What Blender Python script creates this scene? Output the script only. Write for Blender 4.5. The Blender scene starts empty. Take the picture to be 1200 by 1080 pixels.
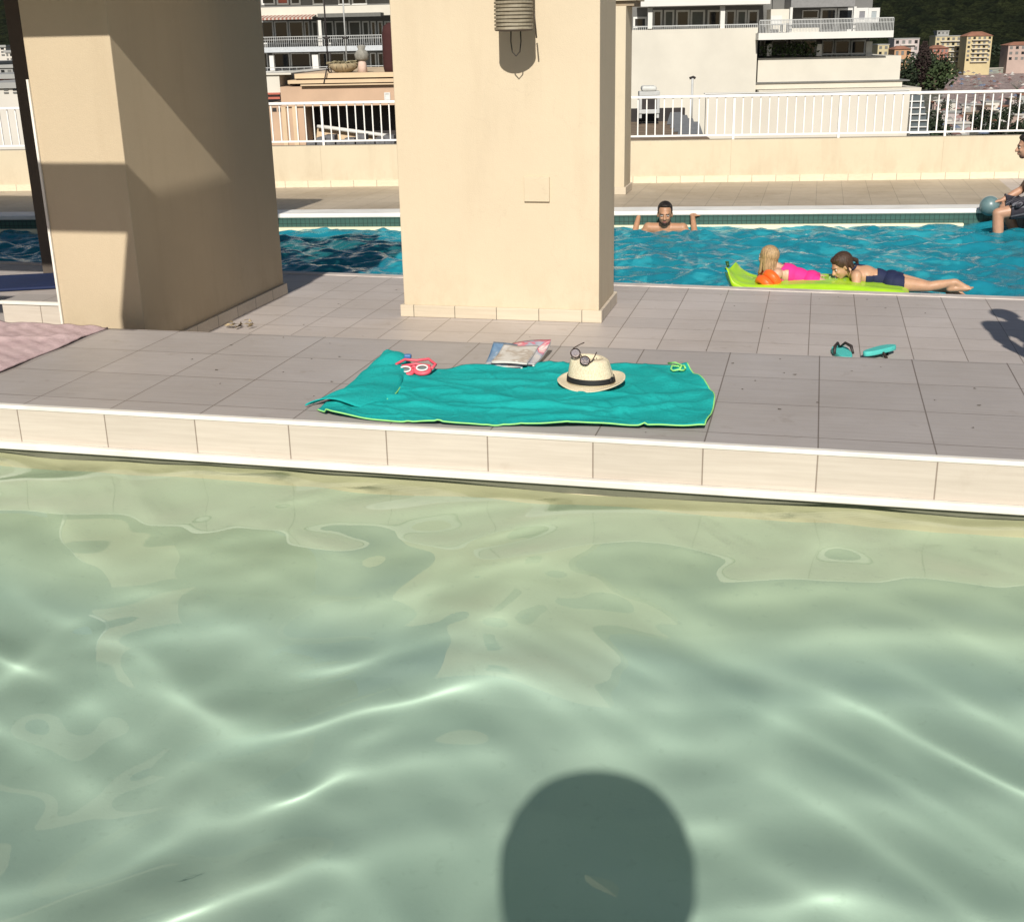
import bpy, bmesh, math, random
import numpy as np
from mathutils import Matrix, Vector
SC = bpy.context.scene
COL = SC.collection
PI = math.pi
R = math.radians
random.seed(7)

# ---------------------------------------------------------------- camera
CAM_H, FPX, PITCH, YAW, ROLL = 1.8127, 1425.0, 0.334652, -0.244787, -0.0206626
def cam_axes():
    cy, sy, cp, sp = math.cos(YAW), math.sin(YAW), math.cos(PITCH), math.sin(PITCH)
    fwd = Vector((sy*cp, cy*cp, -sp)); right = Vector((cy, -sy, 0)); up = right.cross(fwd)
    cr, sr = math.cos(ROLL), math.sin(ROLL)
    return right*cr+up*sr, -right*sr+up*cr, fwd
CR, CU, CF = cam_axes()
cam_data = bpy.data.cameras.new("camera")
cam_data.sensor_width = 36.0
cam_data.lens = FPX/1200.0*36.0
cam_data.clip_start = 0.05
cam_data.clip_end = 6000.0
cam = bpy.data.objects.new("camera", cam_data)
COL.objects.link(cam)
cam.matrix_world = Matrix(((CR.x, CU.x, -CF.x, 0), (CR.y, CU.y, -CF.y, 0), (CR.z, CU.z, -CF.z, CAM_H), (0, 0, 0, 1)))
SC.camera = cam

# ---------------------------------------------------------------- sky and sun
SUN_AZ, SUN_EL = R(9.0), R(35.0)            # azimuth measured from -Y towards +X
sun_dir = Vector((math.sin(SUN_AZ)*math.cos(SUN_EL), -math.cos(SUN_AZ)*math.cos(SUN_EL), math.sin(SUN_EL)))
world = bpy.data.worlds.new("World")
SC.world = world
world.use_nodes = True
wn = world.node_tree
wn.nodes.clear()
wo = wn.nodes.new("ShaderNodeOutputWorld")
wb = wn.nodes.new("ShaderNodeBackground")
sky = wn.nodes.new("ShaderNodeTexSky")
sky.sky_type = 'NISHITA'
sky.sun_disc = False
sky.sun_elevation = SUN_EL
sky.sun_rotation = math.atan2(sun_dir.x, sun_dir.y)
sky.dust_density = 1.2
wb.inputs[1].default_value = 0.05
wn.links.new(sky.outputs[0], wb.inputs[0])
wn.links.new(wb.outputs[0], wo.inputs[0])
sun_data = bpy.data.lights.new("sun", 'SUN')
sun_data.energy = 5.0
sun_data.angle = R(0.53)
sun_data.color = (1.0, 0.945, 0.85)
sun = bpy.data.objects.new("sun", sun_data)
COL.objects.link(sun)
sun.rotation_euler = (-sun_dir).to_track_quat('-Z', 'Y').to_euler()
SC.view_settings.view_transform = 'Standard'
SC.view_settings.look = 'None'
SC.view_settings.exposure = 0.06
SC.view_settings.gamma = 1.0
SC.cycles.max_bounces = 10
SC.cycles.diffuse_bounces = 2
SC.cycles.transparent_max_bounces = 16
SC.cycles.transmission_bounces = 8
SC.cycles.sample_clamp_indirect = 6.0

# ---------------------------------------------------------------- geometry helpers
def ray(px, py):
    return (CR*((px-600)/FPX)-CU*((py-540)/FPX)+CF)
def at_y(px, py, Y):
    d = ray(px, py); return d*(Y/d.y)+Vector((0, 0, CAM_H))
def at_z(px, py, z):
    d = ray(px, py); return d*((z-CAM_H)/d.z)+Vector((0, 0, CAM_H))

class MB:
    """collects shapes and links them as ONE mesh object"""
    def __init__(s): s.v = []; s.f = []; s.sm = []; s.M = Matrix.Identity(4)
    def add(s, vs, fs, smooth=False):
        n = len(s.v)
        s.v += [tuple(s.M @ Vector(v)) for v in vs]
        s.f += [tuple(i+n for i in f) for f in fs]
        s.sm += [smooth]*len(fs)
        return s
    def box(s, x0, x1, y0, y1, z0, z1):
        vs = [(x0,y0,z0),(x1,y0,z0),(x1,y1,z0),(x0,y1,z0),(x0,y0,z1),(x1,y0,z1),(x1,y1,z1),(x0,y1,z1)]
        return s.add(vs, [(0,3,2,1),(4,5,6,7),(0,1,5,4),(1,2,6,5),(2,3,7,6),(3,0,4,7)])
    def prism(s, pts, z0, z1):
        n = len(pts)
        a = sum(pts[i][0]*pts[(i+1)%n][1]-pts[(i+1)%n][0]*pts[i][1] for i in range(n))
        if a < 0: pts = pts[::-1]
        vs = [(p[0],p[1],z0) for p in pts]+[(p[0],p[1],z1) for p in pts]
        fs = [tuple(range(n))[::-1], tuple(range(n, 2*n))]+[(i,(i+1)%n,n+(i+1)%n,n+i) for i in range(n)]
        return s.add(vs, fs)
    def rings(s, rings, closed=True, cap=True, smooth=True):
        n = len(rings[0]); vs = [p for r in rings for p in r]; fs = []
        for k in range(len(rings)-1):
            for i in range(n if closed else n-1):
                j = (i+1) % n
                fs.append((k*n+i, k*n+j, (k+1)*n+j, (k+1)*n+i))
        s.add(vs, fs, smooth)
        if cap and closed:
            b = len(s.v)-len(vs)
            s.f.append(tuple(b+i for i in range(n))[::-1]); s.f.append(tuple(b+(len(rings)-1)*n+i for i in range(n))); s.sm += [False, False]
        return s
    def tube(s, pts, rad, n=8, smooth=True):
        pts = [Vector(p) for p in pts]
        if not hasattr(rad, '__len__'): rad = [rad]*len(pts)
        rings = []; prev = None
        for i, p in enumerate(pts):
            t = (pts[min(i+1, len(pts)-1)]-pts[max(i-1, 0)]).normalized()
            ref = prev if prev is not None else (Vector((0,0,1)) if abs(t.z) < .9 else Vector((1,0,0)))
            u = (ref-t*ref.dot(t)).normalized(); w = t.cross(u); prev = u
            rings.append([p+(u*math.cos(2*PI*k/n)+w*math.sin(2*PI*k/n))*rad[i] for k in range(n)])
        return s.rings(rings, True, True, smooth)
    def lathe(s, prof, c=(0,0,0), n=24, smooth=True, cap=True):
        return s.rings([[(c[0]+r*math.cos(2*PI*k/n), c[1]+r*math.sin(2*PI*k/n), c[2]+z) for k in range(n)] for r, z in prof], True, cap, smooth)
    def ell(s, c, r, n=16, m=10, rot=None):
        c = Vector(c); q = rot if rot is not None else Matrix.Identity(3)
        vs = [c+q@Vector((0,0,-r[2]))]; fs = []
        for i in range(1, m):
            a = -PI/2+PI*i/m
            for k in range(n):
                b = 2*PI*k/n
                vs.append(c+q@Vector((r[0]*math.cos(a)*math.cos(b), r[1]*math.cos(a)*math.sin(b), r[2]*math.sin(a))))
        vs.append(c+q@Vector((0,0,r[2])))
        L = len(vs)-1
        for k in range(n):
            j = (k+1) % n
            fs.append((0, 1+j, 1+k))
            for i in range(m-2): fs.append((1+i*n+k, 1+i*n+j, 1+(i+1)*n+j, 1+(i+1)*n+k))
            fs.append((1+(m-2)*n+k, 1+(m-2)*n+j, L))
        return s.add(vs, fs, True)
    def grid(s, fn, nu, nv, smooth=True):
        vs = [fn(i/(nu-1), j/(nv-1)) for j in range(nv) for i in range(nu)]
        fs = [(j*nu+i, j*nu+i+1, (j+1)*nu+i+1, (j+1)*nu+i) for j in range(nv-1) for i in range(nu-1)]
        return s.add(vs, fs, smooth)
    def build(s, name, mat, parent=None, bevel=0, solid=0, mw=None):
        me = bpy.data.meshes.new(name)
        me.from_pydata([tuple(v) for v in s.v], [], s.f)
        me.polygons.foreach_set('use_smooth', s.sm)
        if mat is not None: me.materials.append(mat)
        me.update()
        o = bpy.data.objects.new(name, me); COL.objects.link(o)
        if parent is not None: o.parent = parent
        if mw is not None: o.matrix_world = mw
        if solid:
            m = o.modifiers.new('solid', 'SOLIDIFY'); m.thickness = solid; m.offset = 0
        if bevel:
            m = o.modifiers.new('bevel', 'BEVEL'); m.width = bevel; m.segments = 2; m.limit_method = 'ANGLE'; m.angle_limit = R(50)
        return o

def tag(o, label=None, cat=None, group=None, kind=None):
    if label: o['label'] = label
    if cat: o['category'] = cat
    if group: o['group'] = group
    if kind: o['kind'] = kind
    return o
def thing(name, label, cat, loc=(0,0,0), rz=0, group=None):
    o = bpy.data.objects.new(name, None); COL.objects.link(o)
    o.empty_display_size = .2; o.location = loc; o.rotation_euler = (0,0,rz)
    return tag(o, label, cat, group)
def struct(o): o['kind'] = 'structure'; return o
def dup(root, loc=None, rz=None, label=None):
    r = root.copy(); COL.objects.link(r)
    if loc is not None: r.location = loc
    if rz is not None: r.rotation_euler = (0,0,rz)
    if label: r['label'] = label
    for ch in list(root.children):
        c = ch.copy(); COL.objects.link(c); c.parent = r
        for g in list(ch.children):
            d = g.copy(); COL.objects.link(d); d.parent = c
    return r

# ---------------------------------------------------------------- material helpers
class NT:
    def __init__(s, name):
        s.m = bpy.data.materials.new(name); s.m.use_nodes = True
        s.t = s.m.node_tree; s.b = s.t.nodes['Principled BSDF']; s.out = s.t.nodes['Material Output']
        s.pos = None
    def n(s, typ, **kw):
        x = s.t.nodes.new(typ)
        for k, v in kw.items():
            if hasattr(x, k) and k not in x.inputs.keys(): setattr(x, k, v)
            else: s.set(x.inputs[k], v)
        return x
    def set(s, inp, v):
        if isinstance(v, bpy.types.NodeSocket): s.t.links.new(v, inp)
        elif hasattr(v, '__len__') and len(v) == 3 and inp.type == 'RGBA': inp.default_value = (*v, 1)
        else: inp.default_value = v
    def P(s):
        if s.pos is None: s.pos = s.n('ShaderNodeNewGeometry').outputs['Position']
        return s.pos
    def obj(s): return s.n('ShaderNodeTexCoord').outputs['Object']
    def map(s, vec, loc=(0,0,0), rot=(0,0,0), sc=(1,1,1)):
        x = s.n('ShaderNodeMapping'); s.set(x.inputs[0], vec); x.inputs[1].default_value = loc; x.inputs[2].default_value = rot; x.inputs[3].default_value = sc
        return x.outputs[0]
    def noise(s, scale, detail=4, rough=.55, vec=None, dist=0, col=False):
        x = s.n('ShaderNodeTexNoise'); s.set(x.inputs['Vector'], vec if vec is not None else s.P())
        x.inputs['Scale'].default_value = scale; x.inputs['Detail'].default_value = detail; x.inputs['Roughness'].default_value = rough; x.inputs['Distortion'].default_value = dist
        return x.outputs['Color' if col else 'Fac']
    def ramp(s, fac, stops):
        x = s.n('ShaderNodeValToRGB'); s.set(x.inputs[0], fac); e = x.color_ramp.elements
        while len(e) < len(stops): e.new(.5)
        for k, (p, c) in enumerate(stops):
            e[k].position = p; e[k].color = (c, c, c, 1) if not hasattr(c, '__len__') else (*c, 1)
        return x.outputs[0]
    def mix(s, fac, a, b, mode='MIX'):
        x = s.n('ShaderNodeMix'); x.data_type = 'RGBA'; x.blend_type = mode
        s.set(x.inputs[0], fac); s.set(x.inputs[6], a); s.set(x.inputs[7], b)
        return x.outputs[2]
    def math(s, op, a, b=0.0, c=0.0):
        x = s.n('ShaderNodeMath'); x.operation = op; s.set(x.inputs[0], a); s.set(x.inputs[1], b); s.set(x.inputs[2], c)
        return x.outputs[0]
    def bump(s, h, strength=.3, dist=.01):
        x = s.n('ShaderNodeBump'); s.set(x.inputs['Height'], h); x.inputs['Strength'].default_value = strength; x.inputs['Distance'].default_value = dist
        s.set(s.b.inputs['Normal'], x.outputs[0]); return x
    def fin(s, col=None, rough=None, metal=None, spec=None):
        if col is not None: s.set(s.b.inputs['Base Color'], col)
        if rough is not None: s.set(s.b.inputs['Roughness'], rough)
        if metal is not None: s.b.inputs['Metallic'].default_value = metal
        if spec is not None: s.b.inputs['Specular IOR Level'].default_value = spec
        return s.m

def mul(c, k): return tuple(x*k for x in c)
def plain(name, c, rough=.6, var=.12, scale=6, bump=.15, bscale=60, metal=0, spec=.4):
    t = NT(name)
    a = t.noise(scale, 5); f = t.ramp(a, [(.3, 0.), (.7, 1.)])
    col = t.mix(f, mul(c, 1-var), mul(c, 1+var*.6))
    if bump: t.bump(t.noise(bscale, 4), bump, .004)
    return t.fin(col, rough, metal, spec)
def stucco(name, c, stain=.18):
    t = NT(name)
    big = t.ramp(t.noise(1.1, 5, .6), [(.32, 0.), (.72, 1.)])
    col = t.mix(big, mul(c, .95), mul(c, 1.03))
    streak = t.noise(1.0, 6, .65, t.map(t.P(), sc=(5, 5, .7)))
    col = t.mix(t.math('MULTIPLY', t.ramp(streak, [(.5, 0.), (.78, 1.)]), stain), col, (c[0]*.62, c[1]*.56, c[2]*.5))
    spot = t.ramp(t.noise(9, 3, .5), [(.66, 0.), (.72, 1.)])
    col = t.mix(t.math('MULTIPLY', spot, stain*.4), col, mul(c, .75))
    sp_ = t.n('ShaderNodeSeparateXYZ'); t.set(sp_.inputs[0], t.P())
    low_ = t.math('MULTIPLY', t.ramp(sp_.outputs[2], [(.08, 1.), (.42, 0.)]), t.ramp(t.noise(6, 6, .7, t.map(t.P(), sc=(1, 1, .6))), [(.42, 0.), (.66, 1.)]))
    col = t.mix(t.math('MULTIPLY', low_, .25), col, (c[0]*.60, c[1]*.52, c[2]*.44))
    cv = t.n('ShaderNodeTexVoronoi'); cv.feature = 'DISTANCE_TO_EDGE'; cv.inputs['Scale'].default_value = .9; wn_ = t.noise(3, 5, .6, col=True)
    wv = t.n('ShaderNodeVectorMath'); wv.operation = 'MULTIPLY_ADD'; t.set(wv.inputs[0], wn_); wv.inputs[1].default_value = (.5, .5, .5); t.set(wv.inputs[2], t.P()); t.set(cv.inputs['Vector'], wv.outputs[0])
    crk = t.math('MULTIPLY', t.ramp(cv.outputs['Distance'], [(.0, 1.), (.004, 0.)]), t.ramp(t.noise(.8, 2, .5), [(.55, 0.), (.62, 1.)]))
    col = t.mix(t.math('MULTIPLY', crk, .12), col, mul(c, .45))
    h = t.math('ADD', t.noise(170, 3, .6), t.math('MULTIPLY', t.noise(28, 4), .7))
    t.bump(h, .42, .004)
    return t.fin(col, .85, spec=.25)
def tiles(name, c, w, h, ox, oy, mode='xy', mortar=.004, dirt=.25, gloss=.38, tint=.05, streak=True, mcol=None):
    t = NT(name)
    P = t.P()
    if mode == 'xz':
        sp = t.n('ShaderNodeSeparateXYZ'); t.set(sp.inputs[0], P); cb = t.n('ShaderNodeCombineXYZ')
        t.set(cb.inputs[0], sp.outputs[0]); t.set(cb.inputs[1], sp.outputs[2]); vec = cb.outputs[0]
    elif mode == 'yz':
        sp = t.n('ShaderNodeSeparateXYZ'); t.set(sp.inputs[0], P); cb = t.n('ShaderNodeCombineXYZ')
        t.set(cb.inputs[0], sp.outputs[1]); t.set(cb.inputs[1], sp.outputs[2]); vec = cb.outputs[0]
    else: vec = P
    v = t.map(vec, loc=(-ox, -oy, 0))
    br = t.n('ShaderNodeTexBrick'); t.set(br.inputs['Vector'], v)
    br.offset = 0; br.squash = 1
    for k, val in (('Scale', 1.), ('Mortar Size', mortar), ('Mortar Smooth', .15), ('Bias', 0.), ('Brick Width', w), ('Row Height', h)): br.inputs[k].default_value = val
    br.inputs['Color1'].default_value = (*mul(c, 1-tint), 1); br.inputs['Color2'].default_value = (*mul(c, 1+tint), 1)
    br.inputs['Mortar'].default_value = (*(mcol or mul(c, .33)), 1)
    col = br.outputs['Color']
    if streak:
        st = t.noise(1.0, 5, .6, t.map(P, sc=(3.0, 70, 70)))
        col = t.mix(t.ramp(st, [(.35, 0.), (.65, 1.)]), col, t.mix(1., col, (.90, .89, .88), 'MULTIPLY'))
    big = t.ramp(t.noise(.9, 6, .62, dist=.4), [(.36, 0.), (.7, 1.)])
    col = t.mix(t.math('MULTIPLY', big, dirt), col, t.mix(1., col, (.72, .68, .62), 'MULTIPLY'))
    sp2 = t.ramp(t.noise(7, 4, .6), [(.63, 0.), (.74, 1.)])
    col = t.mix(t.math('MULTIPLY', sp2, dirt*.8), col, t.mix(1., col, (.62, .56, .48), 'MULTIPLY'))
    lt = t.ramp(t.noise(4.3, 5, .7, t.map(P, loc=(7, 3, 1))), [(.64, 0.), (.73, 1.)])
    col = t.mix(t.math('MULTIPLY', lt, dirt*.5), col, t.mix(1., col, (1.2, 1.2, 1.2), 'MULTIPLY'))
    rough = t.math('ADD', t.math('MULTIPLY', t.noise(12, 4), .25), gloss)
    hgt = t.math('ADD', t.math('MULTIPLY', br.outputs['Fac'], -1.), t.math('MULTIPLY', t.noise(90, 3), .10))
    t.bump(hgt, .5, .003)
    return t.fin(col, rough, spec=.45)
# ================================================================= THE ROOF TERRACE
CREAM = (.61, .515, .375)
M_cream = stucco('cream_stucco', CREAM)
M_cream2 = stucco('pale_cream_stucco', (.60, .52, .385), .3)
M_soffit = stucco('soffit_plaster', (.6, .52, .4))
M_up = tiles('platform_tiles', (.42, .385, .37), .45, .45, .073, 4.88, dirt=.48, mortar=.0032, mcol=(.20, .17, .15))
M_low = tiles('deck_tiles', (.50, .45, .425), .30, .297, .018, 8.385, mortar=.003, dirt=.48, mcol=(.24, .20, .17))
M_face = tiles('front_tiles', (.57, .51, .44), .45, 3, .073, 1.2, 'xz', dirt=.2, mortar=.0032, mcol=(.28, .23, .19))
M_plx = tiles('plinth_tiles', (.60, .52, .40), .295, 3, -2.647, 1.2, 'xz', mortar=.003, dirt=.15)
M_ply = tiles('plinth_side_tiles', (.60, .52, .42), .295, 3, 0, 1.2, 'yz', mortar=.003, dirt=.15)
M_far = tiles('far_deck_tiles', (.46, .39, .30), .30, .297, .018, .2, dirt=.9, mortar=.003, mcol=(.26, .22, .17))
M_white = plain('white_coping', (.76, .75, .72), .45, .14, 3, .1)
M_trim = plain('white_trim', (.78, .74, .67), .45, .14, 5, .12)
M_mosaic = plain('olive_band', (.15, .15, .105), .6, .2, 7, .2)
M_dkgreen = tiles('green_mosaic', (.035, .10, .085), .05, .05, 0, 0, 'xz', mortar=.003, dirt=.4, streak=False)

PLAT_Z, EDGE_Y, STEP_Y = .245, 4.692, 6.25
def far_near(x): return 9.22-.0442*x            # near edge of the swimming pool
def far_far(x): return 13.545+.149*x            # front of its far coping
WZ = .015                                        # near water level
# platform: a slab of tiles with a step down behind it
struct(MB().box(-14, 9, EDGE_Y+.012, STEP_Y, -.9, PLAT_Z).build('platform_floor', M_up))
struct(MB().box(-14, 9, EDGE_Y, EDGE_Y+.011, .078, PLAT_Z-.012).build('platform_front', M_face))
o = MB().box(-14, 9, EDGE_Y-.004, EDGE_Y+.03, PLAT_Z-.011, PLAT_Z+.009).build('edge_trim', M_trim, bevel=.004); struct(o)
struct(MB().box(-14, 9, STEP_Y, STEP_Y+.012, .001, PLAT_Z-.003).build('platform_back', M_face))
struct(MB().box(-14, 9, EDGE_Y-.03, EDGE_Y+.01, .046, .077).build('overflow_lip', M_trim, bevel=.006))
struct(MB().box(-14, 9, EDGE_Y-.002, EDGE_Y+.01, .004, .045).build('waterline_band', M_mosaic))
# near pool basin
NP_Y0, NP_X0, NP_X1, NP_Z = .9, -9.0, 7.0, -.42
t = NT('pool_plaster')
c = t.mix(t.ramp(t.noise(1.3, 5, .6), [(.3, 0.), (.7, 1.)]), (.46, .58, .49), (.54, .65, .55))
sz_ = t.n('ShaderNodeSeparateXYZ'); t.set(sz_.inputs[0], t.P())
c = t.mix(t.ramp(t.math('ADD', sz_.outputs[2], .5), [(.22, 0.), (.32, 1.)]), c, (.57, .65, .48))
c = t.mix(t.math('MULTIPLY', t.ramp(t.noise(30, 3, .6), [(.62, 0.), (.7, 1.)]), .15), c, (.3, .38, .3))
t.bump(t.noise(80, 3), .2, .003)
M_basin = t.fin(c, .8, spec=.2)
M_wall = plain('submerged_wall', (.88, .77, .52), .8, .1, 4, .2)
PROF = [(EDGE_Y, -.15), (4.45, -.16), (4.05, -.18), (3.75, -.22), (3.35, -.35), (2.9, -.41), (2.2, -.42), (NP_Y0, -.42)]
m = MB()
def basin(u, v):
    y, z = poly2(PROF, v); x = NP_X0+(NP_X1-NP_X0)*u
    return (x, y+(.10*math.sin(x*1.3+.4)+.05*math.sin(x*3.1))*max(0, min(1, (EDGE_Y-y)*2))*max(0, min(1, (y-NP_Y0)*1.5)), z)
def poly2(p, v):
    k = min(len(p)-2, int(v*(len(p)-1))); f_ = v*(len(p)-1)-k; f_ = f_*f_*(3-2*f_) if 0 < k < 6 else f_
    return p[k][0]*(1-f_)+p[k+1][0]*f_, p[k][1]*(1-f_)+p[k+1][1]*f_
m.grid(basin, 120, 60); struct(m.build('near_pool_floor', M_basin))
struct(MB().box(NP_X0, NP_X1, EDGE_Y-.003, EDGE_Y+.011, NP_Z, .003).build('near_pool_wall', M_wall))
struct(MB().box(-14, 9, NP_Y0-3.5, NP_Y0, -.9, .245).build('near_deck', M_up))
struct(MB().box(-14, NP_X0, NP_Y0, EDGE_Y, -.9, .05).build('near_deck_side', M_up))
struct(MB().box(NP_X1, 9, NP_Y0, EDGE_Y, -.9, .05).build('near_deck_side', M_up))

# lower deck around the swimming pool (prisms that leave the basin open)
PX0, PX1 = -12.0, 2.3
M_pool = tiles('blue_mosaic', (.10, .45, .58), .05, .05, 0, 0, 'xy', mortar=.003, dirt=.3, streak=False, tint=.15)
low = MB()
low.prism([(-14, STEP_Y+.012), (9, STEP_Y+.012), (9, far_near(9)-.10), (-14, far_near(-14)-.10)], -.9, 0)
struct(low.build('lower_deck', M_low))
struct(MB().prism([(PX1+.3, far_near(9)-.1), (9, far_near(9)-.1), (9, 19), (PX1-.05, 19), (PX1-.05, 14.6), (2.05, 13.9), (2.25, 13.0), (PX1+.3, 11)], -.9, -.001).build('right_deck', M_low))
nc = MB().prism([(-14, far_near(-14)-.099), (2.6, far_near(2.6)-.099), (2.6, far_near(2.6)), (-14, far_near(-14))], -.30, .006)
struct(nc.build('near_coping', plain('worn_coping', (.56, .50, .46), .6, .25, 5, .3), bevel=.006))
fc = MB().prism([(-14, far_far(-14)), (2.04, far_far(2.04)), (2.0, far_far(2.0)+.36), (-14, far_far(-14)+.36)], -.035, .012)
struct(fc.build('far_coping', M_white, bevel=.01))
struct(MB().prism([(-14, far_far(-14)+.361), (PX1-.05, far_far(PX1)+.361), (PX1-.05, 19), (-14, 19)], -.9, 0).build('far_deck', M_far))
struct(MB().prism([(2.06, 13.9), (2.12, 13.9), (2.31, 13.0), (PX1+.36, 11), (PX1+.3, 11), (2.25, 13.0)], -.035, .012).build('end_coping', M_white))
struct(MB().prism([(-14, far_far(-14)+.008), (2.2, far_far(2.2)+.008), (2.2, far_far(2.2)+.36), (-14, far_far(-14)+.36)], -1.5, -.036).build('far_pool_wall', M_dkgreen))
M_ledge = plain('pale_ledge', (.80, .74, .52), .6, .1, 3, .1)
struct(MB().prism([(-14, far_far(-14)-.06), (1.55, far_far(1.55)-.06), (1.55, far_far(1.55)+.007), (-14, far_far(-14)+.007)], -1.5, -.135).build('pool_ledge', M_ledge, bevel=.006))
struct(MB().box(-14, 4, 8.9, 16, -1.75, -1.5).build('far_pool_floor', M_pool))
struct(MB().prism([(-14, far_near(-14)-.02), (2.6, far_near(2.6)-.02), (2.6, far_near(2.6)+.001), (-14, far_near(-14)+.001)], -1.5, -.301).build('near_pool_side', M_pool))

# water surfaces: real wave meshes
def waves(seed, n, lmin, lmax, amp, ang0, spread):
    rs = np.random.RandomState(seed); L = np.exp(rs.uniform(np.log(lmin), np.log(lmax), n)); th = ang0+rs.normal(0, spread, n); ph = rs.uniform(0, 2*PI, n)
    A = amp*(L/lmax)**1.15*rs.uniform(.6, 1.2, n)
    def f(X, Y):
        wx = X+.13*np.sin(Y*1.7+1)+.06*np.sin(Y*4.1+X*2); wy = Y+.12*np.sin(X*2.1)+.05*np.sin(X*5.3-Y)
        z = 0*X
        for l, a, p, t in zip(L, A, ph, th):
            s_ = np.sin((wx*math.cos(t)+wy*math.sin(t))*2*PI/l+p)
            z = z+a*(s_+.25*(s_*s_-.5))
        return z
    return f
def water_sheet(name, mat, x0, x1, ylo, yhi, z, f, nx, ny):
    u = np.linspace(0, 1, nx); v = np.linspace(0, 1, ny); U, V = np.meshgrid(u, v)
    X = x0+(x1-x0)*U; lo = np.vectorize(ylo)(X); hi = np.vectorize(yhi)(X); Y = lo+(hi-lo)*V
    Z = z+f(X, Y)
    me = bpy.data.meshes.new(name)
    co = np.stack([X, Y, Z], -1).reshape(-1, 3)
    idx = np.arange(nx*ny).reshape(ny, nx)
    q = np.stack([idx[:-1,:-1], idx[:-1,1:], idx[1:,1:], idx[1:,:-1]], -1).reshape(-1, 4)
    me.vertices.add(len(co)); me.vertices.foreach_set('co', co.ravel())
    me.loops.add(q.size); me.loops.foreach_set('vertex_index', q.ravel())
    me.polygons.add(len(q)); me.polygons.foreach_set('loop_start', np.arange(0, q.size, 4)); me.polygons.foreach_set('use_smooth', np.ones(len(q), bool))
    me.update(calc_edges=True); me.materials.append(mat)
    o = bpy.data.objects.new(name, me); COL.objects.link(o); return struct(o)
t = NT('near_water')
t.t.nodes.remove(t.b)
g = t.n('ShaderNodeBsdfGlass'); g.inputs['IOR'].default_value = 1.33; g.inputs['Roughness'].default_value = 0; g.inputs['Color'].default_value = (.955, 1, .98, 1)
t.set(t.out.inputs['Surface'], g.outputs[0])
M_nwater = t.m
nw = water_sheet('pool_water', M_nwater, NP_X0, NP_X1, lambda x: NP_Y0, lambda x: EDGE_Y-.003, WZ, waves(47, 34, .32, 1.1, .0031, 1.25, 1.6), 1150, 320)
nw.cycles.is_caustics_caster = True
for ob in COL.objects:
    if ob.name.startswith(('near_pool',)): ob.cycles.is_caustics_receiver = True
sun_data.cycles.is_caustics_light = True
t = NT('swim_water')
t.t.nodes.remove(t.b)
tr = t.n('ShaderNodeBsdfTransparent'); t.set(tr.inputs[0], (.24, .66, .80))
gl = t.n('ShaderNodeBsdfGlossy'); gl.inputs['Roughness'].default_value = .03; t.set(gl.inputs['Color'], (1., 1., 1.))
fr = t.n('ShaderNodeFresnel'); fr.inputs[0].default_value = 1.33
bp_ = t.n('ShaderNodeBump'); t.set(bp_.inputs['Height'], t.noise(9, 5, .6, t.map(t.P(), sc=(.6, 1.3, 1)), dist=.6)); bp_.inputs['Strength'].default_value = .5; bp_.inputs['Distance'].default_value = .02
t.set(gl.inputs['Normal'], bp_.outputs[0]); t.set(fr.inputs['Normal'], bp_.outputs[0])
df = t.n('ShaderNodeBsdfDiffuse'); t.set(df.inputs[0], (.028, .43, .58)); t.set(df.inputs['Normal'], bp_.outputs[0])
body_ = t.n('ShaderNodeMixShader'); body_.inputs[0].default_value = .42; t.set(body_.inputs[1], tr.outputs[0]); t.set(body_.inputs[2], df.outputs[0])
mx = t.n('ShaderNodeMixShader'); t.set(mx.inputs[0], fr.outputs[0]); t.set(mx.inputs[1], body_.outputs[0]); t.set(mx.inputs[2], gl.outputs[0]); t.set(t.out.inputs['Surface'], mx.outputs[0])
M_swater = t.m
water_sheet('swimming_pool_water', M_swater, -14, 2.6, far_near, lambda x: far_far(x)+.007 if x < 2.0 else far_far(2.0), -.16, waves(5, 64, .08, .7, .0078, 1.35, .65), 760, 190)

# ---- pillars
def pillar(name, label, x0, x1, y0, y1, z1, mat, ph=.083, pt=.022, plinth=True, xs=None):
    t_ = thing(name, label, 'pillar', ((x0+x1)/2, (y0+y1)/2, 0))
    c = MB(); c.M = Matrix.Translation((-(x0+x1)/2, -(y0+y1)/2, 0)); c.box(x0, x1, y0, y1, 0, z1); c.build('shaft', mat, t_, bevel=.006)
    if plinth:
        a = MB(); a.M = c.M; a.box(x0-pt, x1+pt, y0-pt, y0-.001, .001, ph); a.box(x0-pt, x1+pt, y1+.001, y1+pt, .001, ph); a.build('plinth_front', M_plx, t_, bevel=.003)
        b = MB(); b.M = c.M; b.box(x1+.001, x1+pt, y0, y1, .001, ph-.001); b.box(x0-pt, x0-.001, y0, y1, .001, ph-.001); b.build('plinth_side', M_ply, t_, bevel=.003)
    return t_
cp = pillar('pillar', 'broad cream pillar in the middle of the terrace with a wall lamp near its top', -2.722, -1.355, 7.905, 8.525, 3.1, M_cream)
M_cream; b = MB(); b.M = Matrix.Translation((2.0385, -8.215, 0)); b.box(-1.852, -1.683, 7.888, 7.904, .795, .955); b.build('cover_plate', M_cream, cp, bevel=.003)
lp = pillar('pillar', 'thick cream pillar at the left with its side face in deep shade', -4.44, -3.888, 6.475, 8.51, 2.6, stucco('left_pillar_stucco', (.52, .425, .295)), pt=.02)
b = MB(); b.M = Matrix.Translation((4.164, -7.4925, 0)); b.box(-4.450, -4.436, 6.462, 6.474, .001, 1.64); b.build('corner_trim', M_trim, lp)
lb = pillar('pillar', 'narrow dark pillar standing behind the thick left pillar beside the swimming pool', -6.3, -5.5, 9.0, 9.75, 2.6, stucco('shaded_brown_stucco', (.11, .09, .075)), plinth=False)  # shade under the canopy is painted in as a near-black colour
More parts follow.
